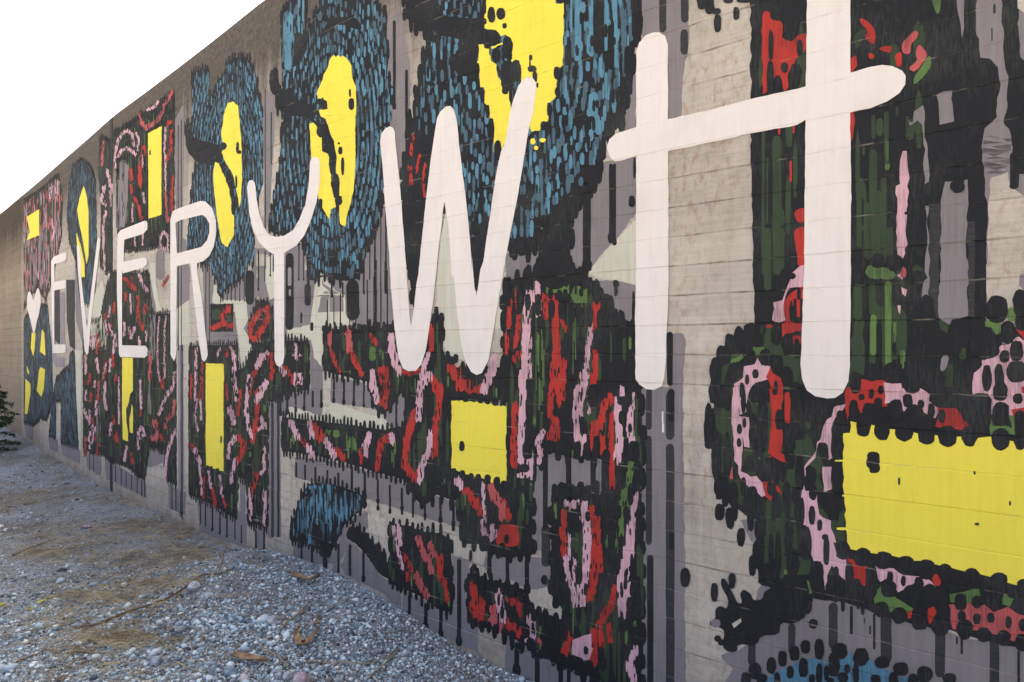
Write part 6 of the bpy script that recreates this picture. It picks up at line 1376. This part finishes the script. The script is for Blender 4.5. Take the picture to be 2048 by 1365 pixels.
for px, py, ln in ((82, 1206, .07), (62, 1222, .05), (100, 1198, .05), (204, 1176, .035), (3, 1213, .06), (96, 1226, .03)):
    c = on_ground([(px, py)], .012)[0]
    a = rnd.uniform(-.4, .8); u = Vector((math.cos(a), math.sin(a), .1)); v = Vector((-math.sin(a), math.cos(a), .15))
    P_ = [c - u * ln * .5, c + v * ln * .22, c + u * ln * .5 + Vector((0, 0, .008)), c - v * ln * .22, c + Vector((0, 0, .01))]
    o = mesh_obj('fallen_leaf', [tuple(p) for p in P_], [(0, 3, 4), (3, 2, 4), (2, 1, 4), (1, 0, 4)], MAT['lichen'])
    md = o.modifiers.new('thickness', 'SOLIDIFY'); md.thickness = .001
    tag(o, 'small fallen yellow-green leaf on the packed soil', 'leaf', 'yellow fallen leaves on the soil')

# ---- shrub at the far end of the wall
MAT['needle'] = plain_mat('evergreen_needles', [(38, 52, 34), (62, 82, 54), (92, 112, 74)], scale=14)
def shrub(px, zdist, height, radius, label):
    X = (px - CX) * zdist / FPX
    z0 = float(gh(np.array([X]), np.array([zdist]))[0])
    root = bpy.data.objects.new('evergreen_shrub', None); COL.objects.link(root); root.location = (X, zdist, z0 - .03)
    tag(root, label, 'shrub')
    r = np.random.RandomState(21)
    Vb, Fb, Vn, Fn = [], [], [], []
    def add(v, f, VB, FB):
        o_ = len(VB); VB += [tuple(a) for a in v]; FB += [tuple(i + o_ for i in q_) for q_ in f]
    add(*tube([(0, 0, 0), (.02, .01, height * .5), (-.02, 0, height * .95)], .03, .006), Vb, Fb)
    for i in range(46):
        h = height * (.06 + .9 * i / 46); a = r.uniform(0, 6.28)
        L = radius * (1.05 - .75 * i / 46) * r.uniform(.7, 1.15)
        pts = [Vector((math.cos(a) * L * f, math.sin(a) * L * f, h + .10 * L * math.sin(2.6 * f) - .12 * L * f * f)) for f in (0, .3, .6, .85, 1)]
        add(*tube(pts, .008, .002, 5), Vb, Fb)
        for _ in range(120):
            f = r.uniform(.12, 1) * 3.99; k = int(f); p = pts[k].lerp(pts[k + 1], f - k)
            dirv = Vector((math.cos(a), math.sin(a), 0)) * r.uniform(.2, 1) + Vector(r.normal(0, .55, 3)); dirv.normalize()
            ln, w = r.uniform(.035, .085), r.uniform(.006, .012)
            sd_ = dirv.cross(Vector(r.normal(0, 1, 3))).normalized() * w
            add([p, p + dirv * ln * .5 + sd_, p + dirv * ln, p + dirv * ln * .5 - sd_], [(0, 1, 2, 3)], Vn, Fn)
    mesh_obj('branch', Vb, Fb, MAT['bark'], root)
    tag(mesh_obj('foliage', Vn, Fn, MAT['needle'], root), kind='stuff')
shrub(-40, 9.8, 1.5, .62, 'dark green evergreen shrub in front of the bare end of the wall')

# ---- tree beyond the far end of the wall, its leaves against the bright sky
MAT['blown_out_bark'] = plain_mat('overexposed_bark', [(214, 190, 166), (232, 212, 190)], scale=8)  # bark colour lightened so the branches look overexposed against the sky
MAT['autumn'] = plain_mat('autumn_leaves', [(232, 190, 140), (240, 208, 168)], scale=6, trans=.5)  # leaf colour also lightened towards a blown-out tone
def tree(px, zdist, height, crown, label):
    X = (px - CX) * zdist / FPX
    root = bpy.data.objects.new('autumn_tree', None); COL.objects.link(root); root.location = (X, zdist, -.1)
    tag(root, label, 'tree')
    r = np.random.RandomState(8)
    Vb, Fb, Vn, Fn = [], [], [], []
    def add(v, f, VB, FB):
        o_ = len(VB); VB += [tuple(a) for a in v]; FB += [tuple(i + o_ for i in q_) for q_ in f]
    def grow(p, d_, L, rad, lev):
        pts = [p]
        for k in range(4):
            d_ = (d_ + Vector(r.normal(0, .16, 3)) + Vector((0, 0, .05))).normalized(); p = p + d_ * L / 4; pts.append(p)
        add(*tube(pts, rad, rad * .55, 6), Vb, Fb)
        if lev == 0:
            for _ in range(9):
                q_ = pts[r.randint(1, 5)] + Vector(r.normal(0, .10, 3)); u = Vector(r.normal(0, 1, 3)).normalized(); w = u.cross(Vector(r.normal(0, 1, 3))).normalized()
                s_ = r.uniform(.03, .055)
                add([q_, q_ + (u + w * .5) * s_, q_ + u * 2 * s_, q_ + (u - w * .5) * s_], [(0, 1, 2, 3)], Vn, Fn)
            return
        for _ in range(4 if lev > 1 else 5):
            q_ = pts[r.randint(2, 5)]; nd_ = (d_ + Vector(r.normal(0, .65, 3))).normalized()
            grow(q_, nd_, L * r.uniform(.5, .75), rad * .5, lev - 1)
    grow(Vector((0, 0, 0)), Vector((0, 0, 1)), height * .5, .16, 4)
    mesh_obj('trunk', Vb, Fb, MAT['blown_out_bark'], root)
    tag(mesh_obj('crown', Vn, Fn, MAT['autumn'], root), kind='stuff')
tree(-170, 24, 9.5, 2.6, 'autumn tree with sparse orange leaves standing beyond the far end of the wall')
